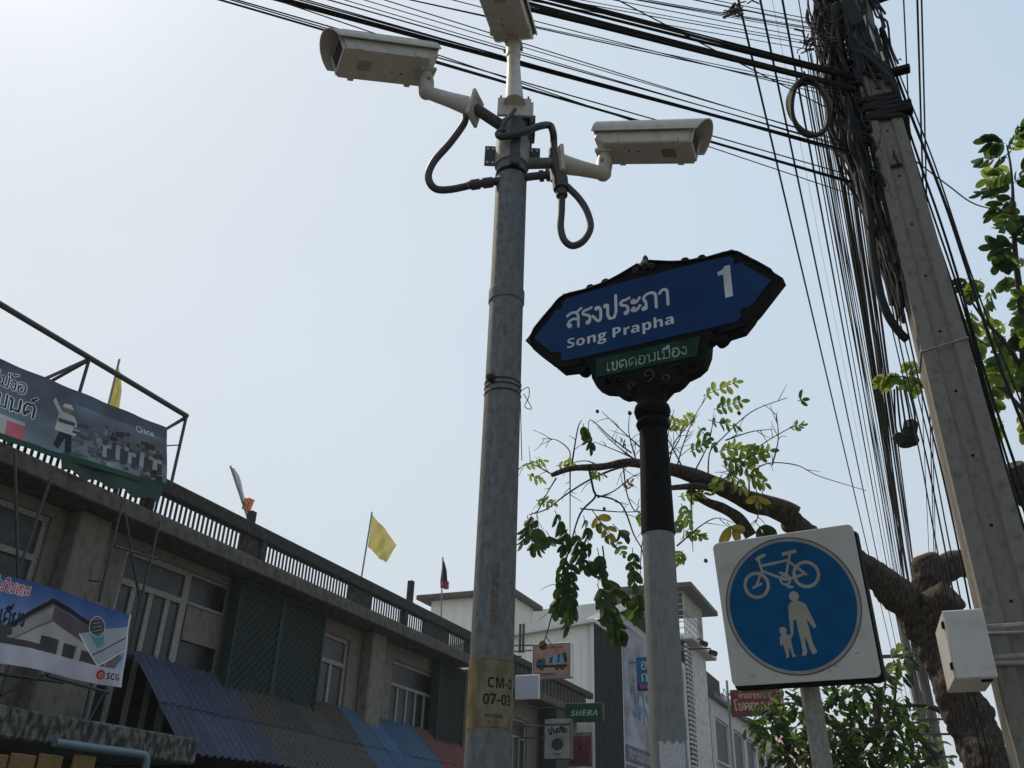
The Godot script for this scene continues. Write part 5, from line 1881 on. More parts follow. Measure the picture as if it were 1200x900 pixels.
func far_poles() -> void:
	for i in 2:
		var c := on_z([1080, 1096][i], [815, 835][i], -30.4 + i * 0.6)
		var o := thing("distant_pole", ["distant concrete pole with crossarm and insulators, seen under the tree fork", "second distant concrete pole, beside the crossarmed one"][i], "utility pole", Vector3(c.x, 0, c.z), "distant poles down the street")
		var m := MB.new()
		m.tube([Vector3(c.x + 0.1, -0.1, c.z), Vector3(c.x - 0.25, 9.2, c.z)], [0.17, 0.12], 8)
		part(o, "shaft", m, M.concrete)
		if i == 0:
			for y in [7.12, 7.5]:
				m = MB.new()
				m.rbox(Vector3(c.x - 0.4, y - 0.18, c.z + 0.16), Vector3(3.6, 0.1, 0.1), 0.01)
				part(o, "crossarm", m, M.dark_steel)
			for q in [[865.5, 7.2], [891, 7.2], [917, 7.2], [936, 7.6], [1075, 7.3]]:
				var p := on_y(q[0], 0, q[1])
				m = MB.new()
				m.lathe([Vector2(0, -.14), Vector2(.03, -.13), Vector2(.05, -.1), Vector2(.03, -.08), Vector2(.05, -.05), Vector2(.03, -.03), Vector2(.02, 0), Vector2(0, 0)], thing_at(Vector3(p.x, p.y, c.z + 0.16)), 10)
				part(o, "insulator", m, M.rusty)
		for y in [4.4, 5.0, 5.4]:
			m = MB.new()
			m.rbox(Vector3(c.x - 0.1, y, c.z + 0.16), Vector3(0.9, 0.06, 0.06), 0.01)
			part(o, "bracket", m, M.dark_steel)

# ------------------------------------------------------------------ trees
func limb(parent: Node3D, called: String, pts: Array, radii: Array, m: Material, sides := 10, rough := 0.12) -> MeshInstance3D:
	var per := 6
	var line := curve(pts, per)
	var rr := []
	for i in line.size():
		var t := float(i) / per
		var k := mini(int(t), radii.size() - 2)
		rr.append(lerpf(radii[k], radii[k + 1], t - k) * (1.0 + rough * sin(i * 0.8 + radii[0] * 90.0) * 0.5 + rough * 0.3 * (rng.randf() - 0.5)))
	for i in range(1, line.size() - 1):
		line[i] += Vector3(rng.randf() - 0.5, rng.randf() - 0.5, rng.randf() - 0.5) * rr[i] * rough * 0.4
	var mb := MB.new()
	mb.tube(line, rr, sides)
	return part(parent, called, mb, m)

func gnarled(parent: Node3D, called: String, pts: Array, radii: Array, sides: int, lump: float) -> MeshInstance3D:   # a thick limb with ridged, knobbly bark
	var per := 18
	var line := curve(pts, per)
	var f := FastNoiseLite.new()
	f.seed = 77 + pts.size()
	f.frequency = 6.0
	f.fractal_octaves = 4
	var ridge := FastNoiseLite.new()
	ridge.seed = 99
	ridge.noise_type = FastNoiseLite.TYPE_CELLULAR
	ridge.frequency = 26.0
	var mb := MB.new()
	var rings := []
	var up := Vector3.RIGHT
	for i in line.size():
		var t: Vector3 = ((line[mini(i + 1, line.size() - 1)] as Vector3) - (line[maxi(i - 1, 0)] as Vector3)).normalized()
		var sx := up.cross(t).normalized()
		up = t.cross(sx).normalized()
		var q := float(i) / per
		var k := mini(int(q), radii.size() - 2)
		var r := lerpf(radii[k], radii[k + 1], q - k)
		if i > line.size() - 4:
			r *= [0.97, 0.9, 0.72][i - line.size() + 3]
		var ring := []
		for s in sides:
			var d := sx * cos(TAU * s / sides) + up * sin(TAU * s / sides)
			var p: Vector3 = line[i] + d * r
			var b := f.get_noise_3dv(p) * lump * 1.7 + ridge.get_noise_3d(p.x * 1.6, p.y * 0.7, p.z * 1.6) * lump * 0.75
			ring.append(p + d * r * b)
		rings.append(ring)
	var norm := func(i: int, s: int) -> Vector3:
		var a: Vector3 = rings[i][(s + 1) % sides] - rings[i][(s + sides - 1) % sides]
		var c: Vector3 = rings[mini(i + 1, rings.size() - 1)][s] - rings[maxi(i - 1, 0)][s]
		return a.cross(c).normalized()
	for i in rings.size() - 1:
		for s in sides:
			var s1 := (s + 1) % sides
			mb.tri(rings[i][s], rings[i][s1], rings[i + 1][s1], norm.call(i, s), norm.call(i, s1), norm.call(i + 1, s1))
			mb.tri(rings[i][s], rings[i + 1][s1], rings[i + 1][s], norm.call(i, s), norm.call(i + 1, s1), norm.call(i + 1, s))
	var last: Array = rings[-1]
	for s in sides:
		mb.tri(line[-1], last[s], last[(s + 1) % sides])
	return part(parent, called, mb, M.bark)

func leaf_mesh(wide: float, bend := 0.16, fold := 0.10) -> ArrayMesh:                                        # one unit long along +y, folded along the midrib, tip bent down
	var mb := MB.new()
	var prof := [0.0, 0.66, 0.94, 1.0, 0.95, 0.74, 0.0]
	for i in 6:
		var t0 := i / 6.0
		var t1 := (i + 1) / 6.0
		var mid0 := Vector3(0, t0, -bend * t0 * t0)
		var mid1 := Vector3(0, t1, -bend * t1 * t1)
		for s in [-1.0, 1.0]:
			var e0 := mid0 + Vector3(s * wide * 0.5 * prof[i], 0, fold * wide * prof[i])
			var e1 := mid1 + Vector3(s * wide * 0.5 * prof[i + 1], 0, fold * wide * prof[i + 1])
			if s > 0:
				mb.tri(mid0, e0, e1)
				mb.tri(mid0, e1, mid1)
			else:
				mb.tri(mid0, e1, e0)
				mb.tri(mid0, mid1, e1)
	return mb.mesh()

var leaves := []                                                                 # [size, transform, kind] waiting for a tree

func leaflet(at: Vector3, dir: Vector3, normal: Vector3, size: float, kind: int) -> void:
	var y := dir.normalized()
	var x := y.cross(normal).normalized()
	if x.length() < 0.5:
		x = y.cross(Vector3.RIGHT).normalized()
	leaves.append([size, Transform3D(Basis(x, y, x.cross(y)) * size, at), kind])

func compound(parent: Node3D, a: Vector3, b: Vector3, pairs: int, size: float, kind: int, droop := 0.0) -> void:   # a stalk with pairs of leaflets
	var pts := sag(a, b, -droop, 6)
	var mb := MB.new()
	mb.tube(pts, 0.0022, 4)
	part(parent, "leaf_stalk", mb, M.twig)
	var d := (b - a).normalized()
	var side := d.cross(sight(700, 500).normalized()).normalized()
	side = side.rotated(d, rng.randf_range(-0.9, 0.9))
	var nrm := side.cross(d)
	for i in pairs:
		var t := (i + 0.6) / pairs
		var p: Vector3 = (a as Vector3).lerp(b, t)
		for s in [-1.0, 1.0]:
			var dir: Vector3 = side * s * (0.62 if kind == 0 else 1.0) + d * rng.randf_range(0.3, 1.0) + Vector3.DOWN * rng.randf_range(0.1, 0.7)
			var nn := (nrm + Vector3(rng.randf_range(-0.6, 0.6), rng.randf_range(-0.4, 0.6), rng.randf_range(-0.6, 0.6))).normalized()
			var k := kind
			if kind == 0 and rng.randf() < 0.07:
				k = 1
			if kind == 1 and rng.randf() < 0.3:
				k = 2
			leaflet(p, dir, nn, size * rng.randf_range(0.75, 1.15) * (0.8 + 0.4 * sin(PI * t)), k)
	leaflet(b, d + Vector3.DOWN * 0.3, nrm, size, kind)

func drop_leaves(o: Node3D, wide: float, most: int) -> void:                     # the largest leaves singly, the rest together
	var meshes := [leaf_mesh(wide), leaf_mesh(wide * 0.86, 0.34, 0.3), leaf_mesh(wide * 1.1, 0.05, 0.22)]
	var mesh: ArrayMesh = meshes[0]
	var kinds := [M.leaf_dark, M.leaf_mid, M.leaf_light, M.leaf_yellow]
	leaves.sort_custom(func(a, b): return a[0] > b[0])
	var rest := [[], [], [], []]
	for i in leaves.size():
		var l = leaves[i]
		if i < most:
			var q := MeshInstance3D.new()
			q.name = "leaf"
			o.add_child(q, true)
			q.mesh = meshes[i % 3]
			q.material_override = kinds[l[2]]
			q.transform = Transform3D(l[1].basis, l[1].origin - o.position)
		else:
			rest[l[2]].append(l[1])
	for k in 4:
		if rest[k].is_empty():
			continue
		var mm := MultiMesh.new()
		mm.transform_format = MultiMesh.TRANSFORM_3D
		mm.mesh = mesh
		mm.instance_count = rest[k].size()
		for i in rest[k].size():
			mm.set_instance_transform(i, Transform3D(rest[k][i].basis, rest[k][i].origin - o.position))
		var q := MultiMeshInstance3D.new()
		q.name = "foliage"
		q.multimesh = mm
		q.material_override = kinds[k]
		o.add_child(q, true)
		q.set_meta("kind", "stuff")
	leaves.clear()

func px_pts(list: Array, dist: float) -> Array:
	return list.map(func(q): return away(q[0], q[1], q[2] if q.size() > 2 else dist))

func street_trees() -> void:
	# the lopped tree behind the utility pole
	var foot := away(1190, 1010, 5.3)
	foot.y = 0.0
	foot += Vector3(0.12, 0, 0)
	var o := thing("lopped_tree", "old lopped tree with cut stubs and one long branch hung with dark leaflets", "tree", foot)
	var trunk := [foot - Vector3(0, 0.1, 0)]
	trunk.append_array(px_pts([[1192, 985], [1150, 880], [1118, 800], [1092, 748], [1062, 706], [1036, 682], [1006, 662], [975, 645], [945, 626], [924, 606]], 5.3))
	for i in range(5, trunk.size()):
		trunk[i] = EYE + (trunk[i] - EYE) * (1.0 - 0.019 * (i - 4))               # the limb reaches towards the road
	gnarled(o, "trunk", trunk, [0.22, 0.13, 0.118, 0.115, 0.115, 0.10, 0.088, 0.085, 0.072, 0.06, 0.075], 44, 0.24)
	gnarled(o, "stub", px_pts([[1118, 790, 5.32], [1096, 735, 5.3], [1093, 700, 5.28], [1091, 672, 5.27], [1081, 652, 5.25]], 5.3), [0.07, 0.12, 0.105, 0.095, 0.085], 22, 0.16)
	gnarled(o, "stub", px_pts([[1084, 700, 5.28], [1100, 672, 5.3], [1122, 660, 5.36], [1146, 662, 5.42]], 5.3), [0.07, 0.085, 0.08, 0.075], 18, 0.2)
	gnarled(o, "stub", px_pts([[1082, 745, 5.25], [1100, 712, 5.2], [1117, 696, 5.16]], 5.3), [0.07, 0.10, 0.095], 18, 0.22)
	var m := MB.new()
	var ct := away(1081, 652, 5.25)
	var ce := away(1091, 672, 5.27)
	m.lathe([Vector2(0, -0.02), Vector2(.058, -0.02), Vector2(.06, .004), Vector2(.05, .009), Vector2(0, .007)], Transform3D(basis_z(ct - ce), ct), 16)
	part(o, "cut_face", m, M.cut_wood)
	# the long branch and its twigs
	limb(o, "branch", px_pts([[932, 606, 4.68], [905, 594, 4.65], [880, 588, 4.6], [852, 574, 4.55], [825, 562, 4.5], [795, 552, 4.46], [765, 546, 4.42], [735, 542, 4.4], [705, 547, 4.38], [670, 549, 4.36], [646, 557, 4.35]], 4.5), [0.062, 0.058, 0.055, 0.046, 0.042, 0.038, 0.03, 0.022, 0.019, 0.016, 0.011], M.bark, 10, 0.1)
	limb(o, "branch", px_pts([[880, 628, 4.6], [866, 608, 4.58], [848, 596, 4.56], [828, 588, 4.54], [806, 574, 4.5]], 4.5), [0.035, 0.031, 0.027, 0.023, 0.02], M.bark, 8, 0.08)
	limb(o, "branch", px_pts([[845, 575, 4.55], [820, 570, 4.45], [795, 571, 4.4], [775, 573, 4.36]], 4.5), [0.022, 0.02, 0.016, 0.01], M.bark, 8, 0.08)
	var twigs := [
		[[750, 543], [720, 550], [690, 563], [663, 580], [640, 597], [620, 603]], [[690, 548], [695, 573], [697, 583], [680, 602], [668, 640], [655, 690], [651, 720]],
		[[697, 580], [727, 590], [743, 627], [753, 647], [757, 690]], [[670, 545], [677, 503], [682, 492]], [[663, 552], [668, 530], [653, 516], [635, 514]],
		[[747, 541], [720, 520], [700, 500]], [[745, 538], [737, 507], [738, 483]], [[750, 524], [727, 503], [705, 482]], [[742, 537], [722, 528], [697, 518]], [[647, 556], [620, 543], [606, 552]], [[740, 531], [715, 512], [692, 492], [690, 508]],
		[[793, 549], [800, 523], [813, 490], [827, 467]], [[830, 562], [832, 530], [847, 513], [880, 483], [917, 468], [922, 467]], [[840, 567], [863, 550], [890, 523], [923, 503], [932, 500]], [[878, 575], [880, 556], [900, 543], [933, 545], [960, 558], [1015, 575]],
		[[810, 573], [811, 610], [812, 647]], [[793, 640], [820, 617], [840, 607], [860, 613]], [[800, 548], [780, 510], [770, 500]], [[812, 556], [830, 520], [836, 490]], [[860, 580], [856, 555], [846, 545]], [[700, 545], [685, 540], [660, 545]],
		[[783, 549], [790, 520], [805, 500], [817, 488]], [[780, 548], [783, 510], [790, 480]], [[768, 545], [790, 525], [797, 505], [777, 487]], [[905, 545], [912, 515], [910, 485]], [[850, 516], [880, 506], [905, 503]], [[730, 543], [735, 580], [745, 600], [748, 590]], [[700, 583], [720, 575], [742, 558], [760, 552]], [[680, 596], [730, 600], [760, 598]], [[652, 560], [640, 580], [628, 603]], [[668, 549], [668, 590], [668, 640]], [[655, 690], [640, 745], [636, 752]], [[890, 588], [888, 605], [886, 612]], [[706, 640], [712, 680], [722, 700]], [[760, 610], [752, 640], [750, 690]]]
	for i in twigs.size():
		var r: float = [0.0075, 0.0055, 0.0045][mini(i / 2, 2)]
		var t := px_pts(twigs[i], 4.38 + 0.1 * sin(i * 2.3))
		var radii := []
		for k in t.size():
			radii.append(lerpf(r, r * 0.35, float(k) / (t.size() - 1)))
		limb(o, "twig", t, radii, M.twig, 5, 0.1)
	for i in 130:                                                                # fine bare side shoots
		var q: Array = twigs[rng.randi() % twigs.size()]
		var k := rng.randi() % (q.size() - 1)
		var a := Vector2(q[k][0], q[k][1]).lerp(Vector2(q[k + 1][0], q[k + 1][1]), rng.randf())
		var d := (Vector2(q[k + 1][0], q[k + 1][1]) - Vector2(q[k][0], q[k][1])).normalized().rotated(rng.randf_range(-1.2, 1.2))
		var n := rng.randf_range(8, 26)
		var dd := 4.38 + rng.randf_range(-0.1, 0.1)
		var tw := MB.new()
		tw.tube(curve([away(a.x, a.y, dd), away(a.x + d.x * n * 0.5, a.y + d.y * n * 0.5 - 1.0, dd), away(a.x + d.x * n + rng.randf_range(-3, 3), a.y + d.y * n + rng.randf_range(-3, 3), dd + rng.randf_range(-0.06, 0.06))], 3), [0.0022, 0.002, 0.0019, 0.0017, 0.0014, 0.0012, 0.001], 4)
		part(o, "side_shoot", tw, M.twig)
	var pods := [[636, 756, 0.025], [700, 482, 0.012], [866, 484, 0.013], [708, 596, 0.01], [827, 657, 0.012], [738, 484, 0.014]]
	for q in pods:
		m = MB.new()
		m.lathe([Vector2(0, -1), Vector2(.6, -.7), Vector2(.85, 0), Vector2(.5, .7), Vector2(0, 1)], Transform3D(turned(0.3, 0.2, 0.4) * q[2], away(q[0], q[1], 4.3)), 8)
		part(o, "pod", m, M.cable_brown)
	var sprays := [
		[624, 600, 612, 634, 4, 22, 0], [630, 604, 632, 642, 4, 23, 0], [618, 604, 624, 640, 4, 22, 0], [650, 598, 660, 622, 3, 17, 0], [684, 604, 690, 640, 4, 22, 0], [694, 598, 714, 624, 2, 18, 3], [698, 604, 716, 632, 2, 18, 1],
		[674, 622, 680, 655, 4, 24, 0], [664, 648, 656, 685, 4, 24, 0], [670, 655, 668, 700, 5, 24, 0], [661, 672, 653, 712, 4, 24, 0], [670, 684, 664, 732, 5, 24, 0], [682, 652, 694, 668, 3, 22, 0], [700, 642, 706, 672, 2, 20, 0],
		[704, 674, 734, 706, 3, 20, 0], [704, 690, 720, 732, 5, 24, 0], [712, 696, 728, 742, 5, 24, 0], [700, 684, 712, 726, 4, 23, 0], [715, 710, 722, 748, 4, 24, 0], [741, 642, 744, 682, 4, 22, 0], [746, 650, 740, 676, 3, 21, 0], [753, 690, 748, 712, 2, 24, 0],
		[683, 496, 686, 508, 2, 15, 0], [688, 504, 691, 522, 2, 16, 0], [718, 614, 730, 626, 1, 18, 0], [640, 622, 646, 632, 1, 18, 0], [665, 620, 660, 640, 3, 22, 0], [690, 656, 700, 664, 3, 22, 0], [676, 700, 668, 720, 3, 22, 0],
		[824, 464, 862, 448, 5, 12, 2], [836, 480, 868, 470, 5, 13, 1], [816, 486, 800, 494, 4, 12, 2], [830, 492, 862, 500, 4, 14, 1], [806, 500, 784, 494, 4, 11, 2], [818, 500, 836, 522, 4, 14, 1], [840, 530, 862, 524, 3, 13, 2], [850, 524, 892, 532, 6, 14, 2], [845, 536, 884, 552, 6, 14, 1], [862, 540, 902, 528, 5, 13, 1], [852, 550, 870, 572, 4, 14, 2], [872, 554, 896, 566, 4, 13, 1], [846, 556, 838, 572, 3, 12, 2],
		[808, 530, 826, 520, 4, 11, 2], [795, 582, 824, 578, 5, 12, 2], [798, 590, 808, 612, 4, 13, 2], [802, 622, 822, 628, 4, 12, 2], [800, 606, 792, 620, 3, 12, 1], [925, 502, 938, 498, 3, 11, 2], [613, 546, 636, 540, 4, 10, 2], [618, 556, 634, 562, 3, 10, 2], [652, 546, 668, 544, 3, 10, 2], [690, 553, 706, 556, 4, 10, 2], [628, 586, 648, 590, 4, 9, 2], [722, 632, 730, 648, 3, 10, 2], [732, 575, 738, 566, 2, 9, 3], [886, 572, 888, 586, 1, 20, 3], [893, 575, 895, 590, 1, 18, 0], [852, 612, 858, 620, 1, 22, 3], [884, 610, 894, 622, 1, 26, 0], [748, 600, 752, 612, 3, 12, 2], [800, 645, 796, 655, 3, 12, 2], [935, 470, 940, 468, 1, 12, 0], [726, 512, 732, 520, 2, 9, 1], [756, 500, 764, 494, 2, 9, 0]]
	for q in sprays:
		var dist := 4.38 + rng.randf_range(-0.12, 0.12)
		var sc := dist * 1.02 / 1041.0
		var thick: bool = q[6] == 0 and q[5] > 20 and q[4] > 2
		compound(o, away(q[0], q[1], dist), away(q[2], q[3], dist + rng.randf_range(-0.05, 0.05)), q[4], q[5] * sc * (0.70 if thick else 0.9), q[6])
	drop_leaves(o, 0.46, 290)

	# the leafy tree whose branches enter from beside the pole
	foot = away(1330, 900, 5.6)
	foot.y = 0.0
	o = thing("leafy_tree", "tree with glossy green leaf sprays showing beyond the utility pole", "tree", foot)
	limb(o, "trunk", [foot - Vector3(0, 0.1, 0), foot + Vector3(0, 1.5, 0), away(1275, 640, 5.4), away(1235, 590, 5.2), away(1202, 575, 5.1), away(1186, 545, 5.0)], [0.2, 0.17, 0.14, 0.11, 0.09, 0.06], M.bark, 12, 0.15)
	limb(o, "branch", px_pts([[1240, 600, 5.2], [1215, 540, 5.1], [1203, 440, 5.0], [1200, 380, 4.9], [1190, 300, 4.8], [1186, 210, 4.7], [1180, 170, 4.7]], 5.0), [0.07, 0.045, 0.032, 0.025, 0.014, 0.007, 0.004], M.twig, 8, 0.1)
	limb(o, "branch", px_pts([[1203, 440, 5.0], [1180, 405, 4.95], [1150, 370, 4.9], [1130, 340, 4.9]], 5.0), [0.015, 0.012, 0.008, 0.004], M.twig, 6, 0.1)
	limb(o, "branch", px_pts([[1215, 500, 5.0], [1185, 465, 4.95], [1160, 440, 4.9]], 5.0), [0.014, 0.010, 0.004], M.twig, 6, 0.1)
	limb(o, "branch", px_pts([[1202, 575, 5.1], [1150, 520, 5.2], [1100, 470, 5.3], [1070, 445, 5.3], [1035, 440, 5.3]], 5.0), [0.02, 0.014, 0.010, 0.006, 0.004], M.twig, 6, 0.1)
	for q in [[1178, 168, 1158, 165], [1182, 185, 1150, 185], [1184, 178, 1196, 150], [1186, 200, 1158, 210], [1186, 215, 1152, 225], [1188, 230, 1165, 248], [1188, 215, 1210, 190], [1188, 240, 1176, 265], [1190, 250, 1205, 275], [1188, 160, 1205, 140], [1190, 290, 1165, 288], [1190, 296, 1172, 310], [1192, 300, 1205, 310], [1190, 280, 1200, 262]]:
		compound(o, away(q[0], q[1], 4.75), away(q[2], q[3], 4.75 + rng.randf_range(-0.15, 0.15)), 5, 0.082, 1 if rng.randf() < (0.7 if q[1] > 260 else 0.3) else 0)
	for i in 54:
		var x := rng.randf_range(1128, 1225)
		var y := rng.randf_range(322, 515)
		if x < 1150 and y > 440:
			continue
		if y > 440 and rng.randf() < 0.35:
			continue
		var dist := rng.randf_range(4.75, 5.2)
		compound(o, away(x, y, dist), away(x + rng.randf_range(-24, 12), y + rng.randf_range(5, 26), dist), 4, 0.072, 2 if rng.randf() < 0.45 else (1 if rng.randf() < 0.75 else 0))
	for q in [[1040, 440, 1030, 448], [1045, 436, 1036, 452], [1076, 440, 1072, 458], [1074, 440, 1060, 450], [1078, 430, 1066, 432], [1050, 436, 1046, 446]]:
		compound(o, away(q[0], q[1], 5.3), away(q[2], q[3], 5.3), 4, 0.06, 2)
	drop_leaves(o, 0.5, 290)

	# the dense small tree further along the pavement
	foot = away(1003, 1100, 8.6)
	foot.y = 0.0
	o = thing("bushy_tree", "dense dark bushy tree low behind the cycle path sign", "tree", foot)
	limb(o, "trunk", [foot - Vector3(0, 0.1, 0), foot + Vector3(0.02, 0.9, 0), away(1010, 940, 8.6), away(1000, 890, 8.5), away(985, 850, 8.5)], [0.13, 0.11, 0.09, 0.06, 0.03], M.bark, 10, 0.12)
	for q in [[[1010, 950], [950, 880], [915, 860]], [[1008, 940], [1040, 880], [1050, 800], [1052, 775]], [[1000, 890], [1030, 840], [1010, 800]], [[1012, 930], [1075, 900], [1105, 880]], [[990, 860], [950, 830], [920, 810]], [[1100, 890], [1060, 845], [1020, 800], [995, 790]], [[1130, 850], [1090, 828], [1050, 826], [1020, 812]]]:
		limb(o, "branch", px_pts(q, 8.5), [0.035, 0.022, 0.012, 0.008].slice(0, q.size()), M.twig, 6, 0.12)
	var blobs := [[905, 858, 30, 95], [892, 852, 12, 26], [925, 832, 30, 90], [930, 888, 34, 110], [962, 838, 36, 130], [985, 872, 42, 170], [1018, 822, 34, 110], [1040, 872, 44, 190], [1018, 892, 36, 130], [1068, 888, 36, 120], [960, 880, 36, 120], [1050, 778, 16, 34], [1032, 796, 16, 34], [1062, 842, 22, 40], [912, 838, 12, 24], [990, 808, 22, 60]]
	for b in blobs:
		var c := away(b[0], b[1], 8.5 + rng.randf_range(-0.5, 0.5))
		var rad: float = b[2] * 8.5 / 1041.0 * 1.05
		for i in int(b[3] * 1.25):
			var d := Vector3(rng.randfn(), rng.randfn(), rng.randfn()).normalized() * rad * pow(rng.randf(), 0.45)
			var dir := (d.normalized() * 0.6 + Vector3(rng.randf_range(-1, 1), rng.randf_range(-1.2, 0.4), rng.randf_range(-1, 1))).normalized()
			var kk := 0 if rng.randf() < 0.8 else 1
			if rng.randf() < 0.05 and (b[0] < 930 or b[0] > 1010):
				kk = 2
			leaflet(c + d, dir, Vector3(rng.randf_range(-0.7, 0.7), 1, rng.randf_range(-0.7, 0.7)), rng.randf_range(0.07, 0.115), kk)
	drop_leaves(o, 0.42, 250)

# ------------------------------------------------------------------ banners
func banners() -> void:
	# the upper one: grey, on the roof frame
	var pic := Pic.new(1024, 300, Color(0.39, 0.44, 0.49))
	pic.fade(0, 0, 1024, 300, Color(0.35, 0.39, 0.45), Color(0.55, 0.61, 0.67))
	pic.fade(640, 60, 384, 130, Color(0.49, 0.55, 0.61), Color(0.32, 0.36, 0.42))
	var hal := Color(0.99, 1.00, 1.00)
	var drk := Color(0.17, 0.20, 0.23)
	for k in 2:
		var th: float = [11.0, 5.0][k]
		var c: Color = [hal, drk][k]
		pic.thai("มั่นใจได้...สวยทนไม่ง้อ", 20, 96, 40, th, c, 1.1)
		pic.thai("เลือก ปูนซีเมนต์", 60, 176, 52, th + 2, c, 1.12)
	for q in [[150, Color(0.26, 0.64, 0.83)], [226, Color(0.83, 0.83, 0.83)], [300, Color(0.52, 0.29, 0.41)], [376, Color(0.76, 0.76, 0.76)], [430, Color(0.83, 0.44, 0.51)]]:
		pic.rect(q[0], 214, 58, 70, q[1])
		pic.rect(q[0], 204, 58, 14, Color(0.76, 0.78, 0.81))
	# a worker with raised arm, a crowd and a dark site behind: printed
	pic.poly(PackedVector2Array([Vector2(590, 250), Vector2(600, 190), Vector2(640, 190), Vector2(650, 270), Vector2(630, 270), Vector2(622, 210), Vector2(608, 262)]), drk)
	pic.poly(PackedVector2Array([Vector2(584, 190), Vector2(588, 120), Vector2(560, 80), Vector2(566, 62), Vector2(600, 108), Vector2(640, 112), Vector2(668, 170), Vector2(650, 194)]), Color(0.83, 0.87, 0.87))
	pic.disc(Vector2(617, 92), 17, Color(0.64, 0.55, 0.49))
	pic.poly(PackedVector2Array([Vector2(597, 88), Vector2(602, 72), Vector2(626, 68), Vector2(638, 86)]), Color(0.90, 0.93, 0.90))
	pic.rect(590, 138, 56, 16, Color(0.32, 0.35, 0.38))
	var art := RandomNumberGenerator.new()
	art.seed = 4
	for i in 160:                                                                # the soft clutter of the printed photograph
		var g := art.randf_range(0.16, 0.62)
		var w := art.randf_range(6, 30)
		pic.rect(art.randf_range(730, 980), art.randf_range(96, 262), w, w * art.randf_range(0.4, 1.6), Color(g, g * 1.03, g * 1.05))
	for i in 60:
		var g := art.randf_range(0.30, 0.5)
		pic.rect(art.randf_range(640, 760), art.randf_range(130, 262), art.randf_range(10, 40), art.randf_range(4, 16), Color(g, g * 1.04, g * 1.08))
	for i in 14:
		var x := 770.0 + i * 17
		pic.disc(Vector2(x, 178 + 10 * sin(i * 2.0)), 10, Color(0.64, 0.65, 0.67) if i % 2 else Color(0.26, 0.28, 0.31))
		pic.rect(x - 9, 186 + 10 * sin(i * 2.0), 19, 52, Color(0.26, 0.29, 0.32) if i % 3 else Color(0.68, 0.70, 0.71))
	pic.rect(0, 276, 1024, 24, Color(0.15, 0.32, 0.25))
	pic.ring(Vector2(900, 60), 13, 4, hal)
	pic.text("SCG", 920, 70, 18, hal)
	pic.grime(61, 0.008, 0.4)
	var m := MB.new()
	var x := -10.82
	m.sheet([Vector3(x, 6.12, -5.2), Vector3(x, 6.76, -10.36), Vector3(x, 7.74, -10.1), Vector3(x, 7.20, -5.2)], 40, 10, func(u, v): return Vector3(0.03 * sin(u * 19.0 + v * 4.0) * (1.0 - v) + 0.015 * sin(u * 40.0), -0.05 * sin(PI * u) * (1.0 - v), 0))
	single("roof_banner", m, printed(pic.tex(), 0.6), "dull grey printed banner with worker and paint cans hung on the roof frame", "banner")
	# the lower edge of green cloth left hanging under it
	m = MB.new()
	m.sheet([Vector3(x - 0.03, 6.32, -8.4), Vector3(x - 0.03, 6.48, -10.3), Vector3(x - 0.03, 6.86, -10.34), Vector3(x - 0.03, 6.56, -8.3)], 16, 4, func(u, v): return Vector3(0.03 * sin(u * 15.0), 0.04 * sin(u * 23.0) * (1.0 - v), 0))
	single("banner_strip", m, mat(lin(.015, .045, .035), 0.7), "torn dark green strip hanging below the grey roof banner", "banner")
	# the lower one: a house eave under a blue sky
	pic = Pic.new(1360, 340, Color(0.5, 0.6, 0.75))
	pic.fade(0, 0, 1360, 300, Color(0.20, 0.33, 0.56), Color(0.72, 0.78, 0.86))
	var u0 := 900.0                                                            # the part in view starts about here
	pic.poly(PackedVector2Array([Vector2(640, 262), Vector2(920, 52), Vector2(1010, 90), Vector2(1250, 110), Vector2(1340, 210), Vector2(1300, 262)]), Color(0.42, 0.40, 0.40))
	pic.poly(PackedVector2Array([Vector2(640, 252), Vector2(915, 40), Vector2(1230, 108), Vector2(1180, 118), Vector2(920, 62), Vector2(660, 258)]), Color(0.13, 0.12, 0.13))
	pic.poly(PackedVector2Array([Vector2(680, 250), Vector2(930, 70), Vector2(930, 130), Vector2(730, 256)]), Color(0.60, 0.58, 0.57))
	pic.poly(PackedVector2Array([Vector2(730, 262), Vector2(940, 134), Vector2(1160, 200), Vector2(1130, 262)]), Color(0.70, 0.67, 0.65))
	pic.poly(PackedVector2Array([Vector2(930, 70), Vector2(1180, 122), Vector2(1160, 196), Vector2(934, 128)]), Color(0.36, 0.34, 0.36))
	for q in [[700, 236, 200, 26], [900, 200, 90, 62], [1020, 206, 60, 56], [1110, 214, 130, 50]]:
		pic.rect(q[0], q[1], q[2], q[3], Color(0.27, 0.26, 0.27))
		pic.rect(q[0] + q[2], q[1], 8, q[3], Color(0.62, 0.61, 0.6))
	pic.poly(PackedVector2Array([Vector2(1080, 150), Vector2(1230, 90), Vector2(1345, 60), Vector2(1345, 160), Vector2(1215, 258)]), Color(0.66, 0.68, 0.70))
	pic.stroke([Vector2(1080, 152), Vector2(1212, 262), Vector2(1345, 170)], 6, Color(0.9, 0.9, 0.9))
	pic.stroke([Vector2(1172, 222), Vector2(1342, 112)], 5, Color(0.2, 0.16, 0.18))
	pic.poly(PackedVector2Array([Vector2(1130, 134), Vector2(1210, 118), Vector2(1222, 160), Vector2(1190, 190)]), Color(0.36, 0.62, 0.62))
	pic.disc(Vector2(1168, 96), 46, Color(0.85, 0.84, 0.82))
	pic.disc(Vector2(1168, 96), 42, Color(0.28, 0.28, 0.3))
	for i in 5:
		pic.stroke([Vector2(1136 + i * 4, 72 + i * 17), Vector2(1172 + i * 8, 60 + i * 14)], 4, Color(0.6, 0.6, 0.6))
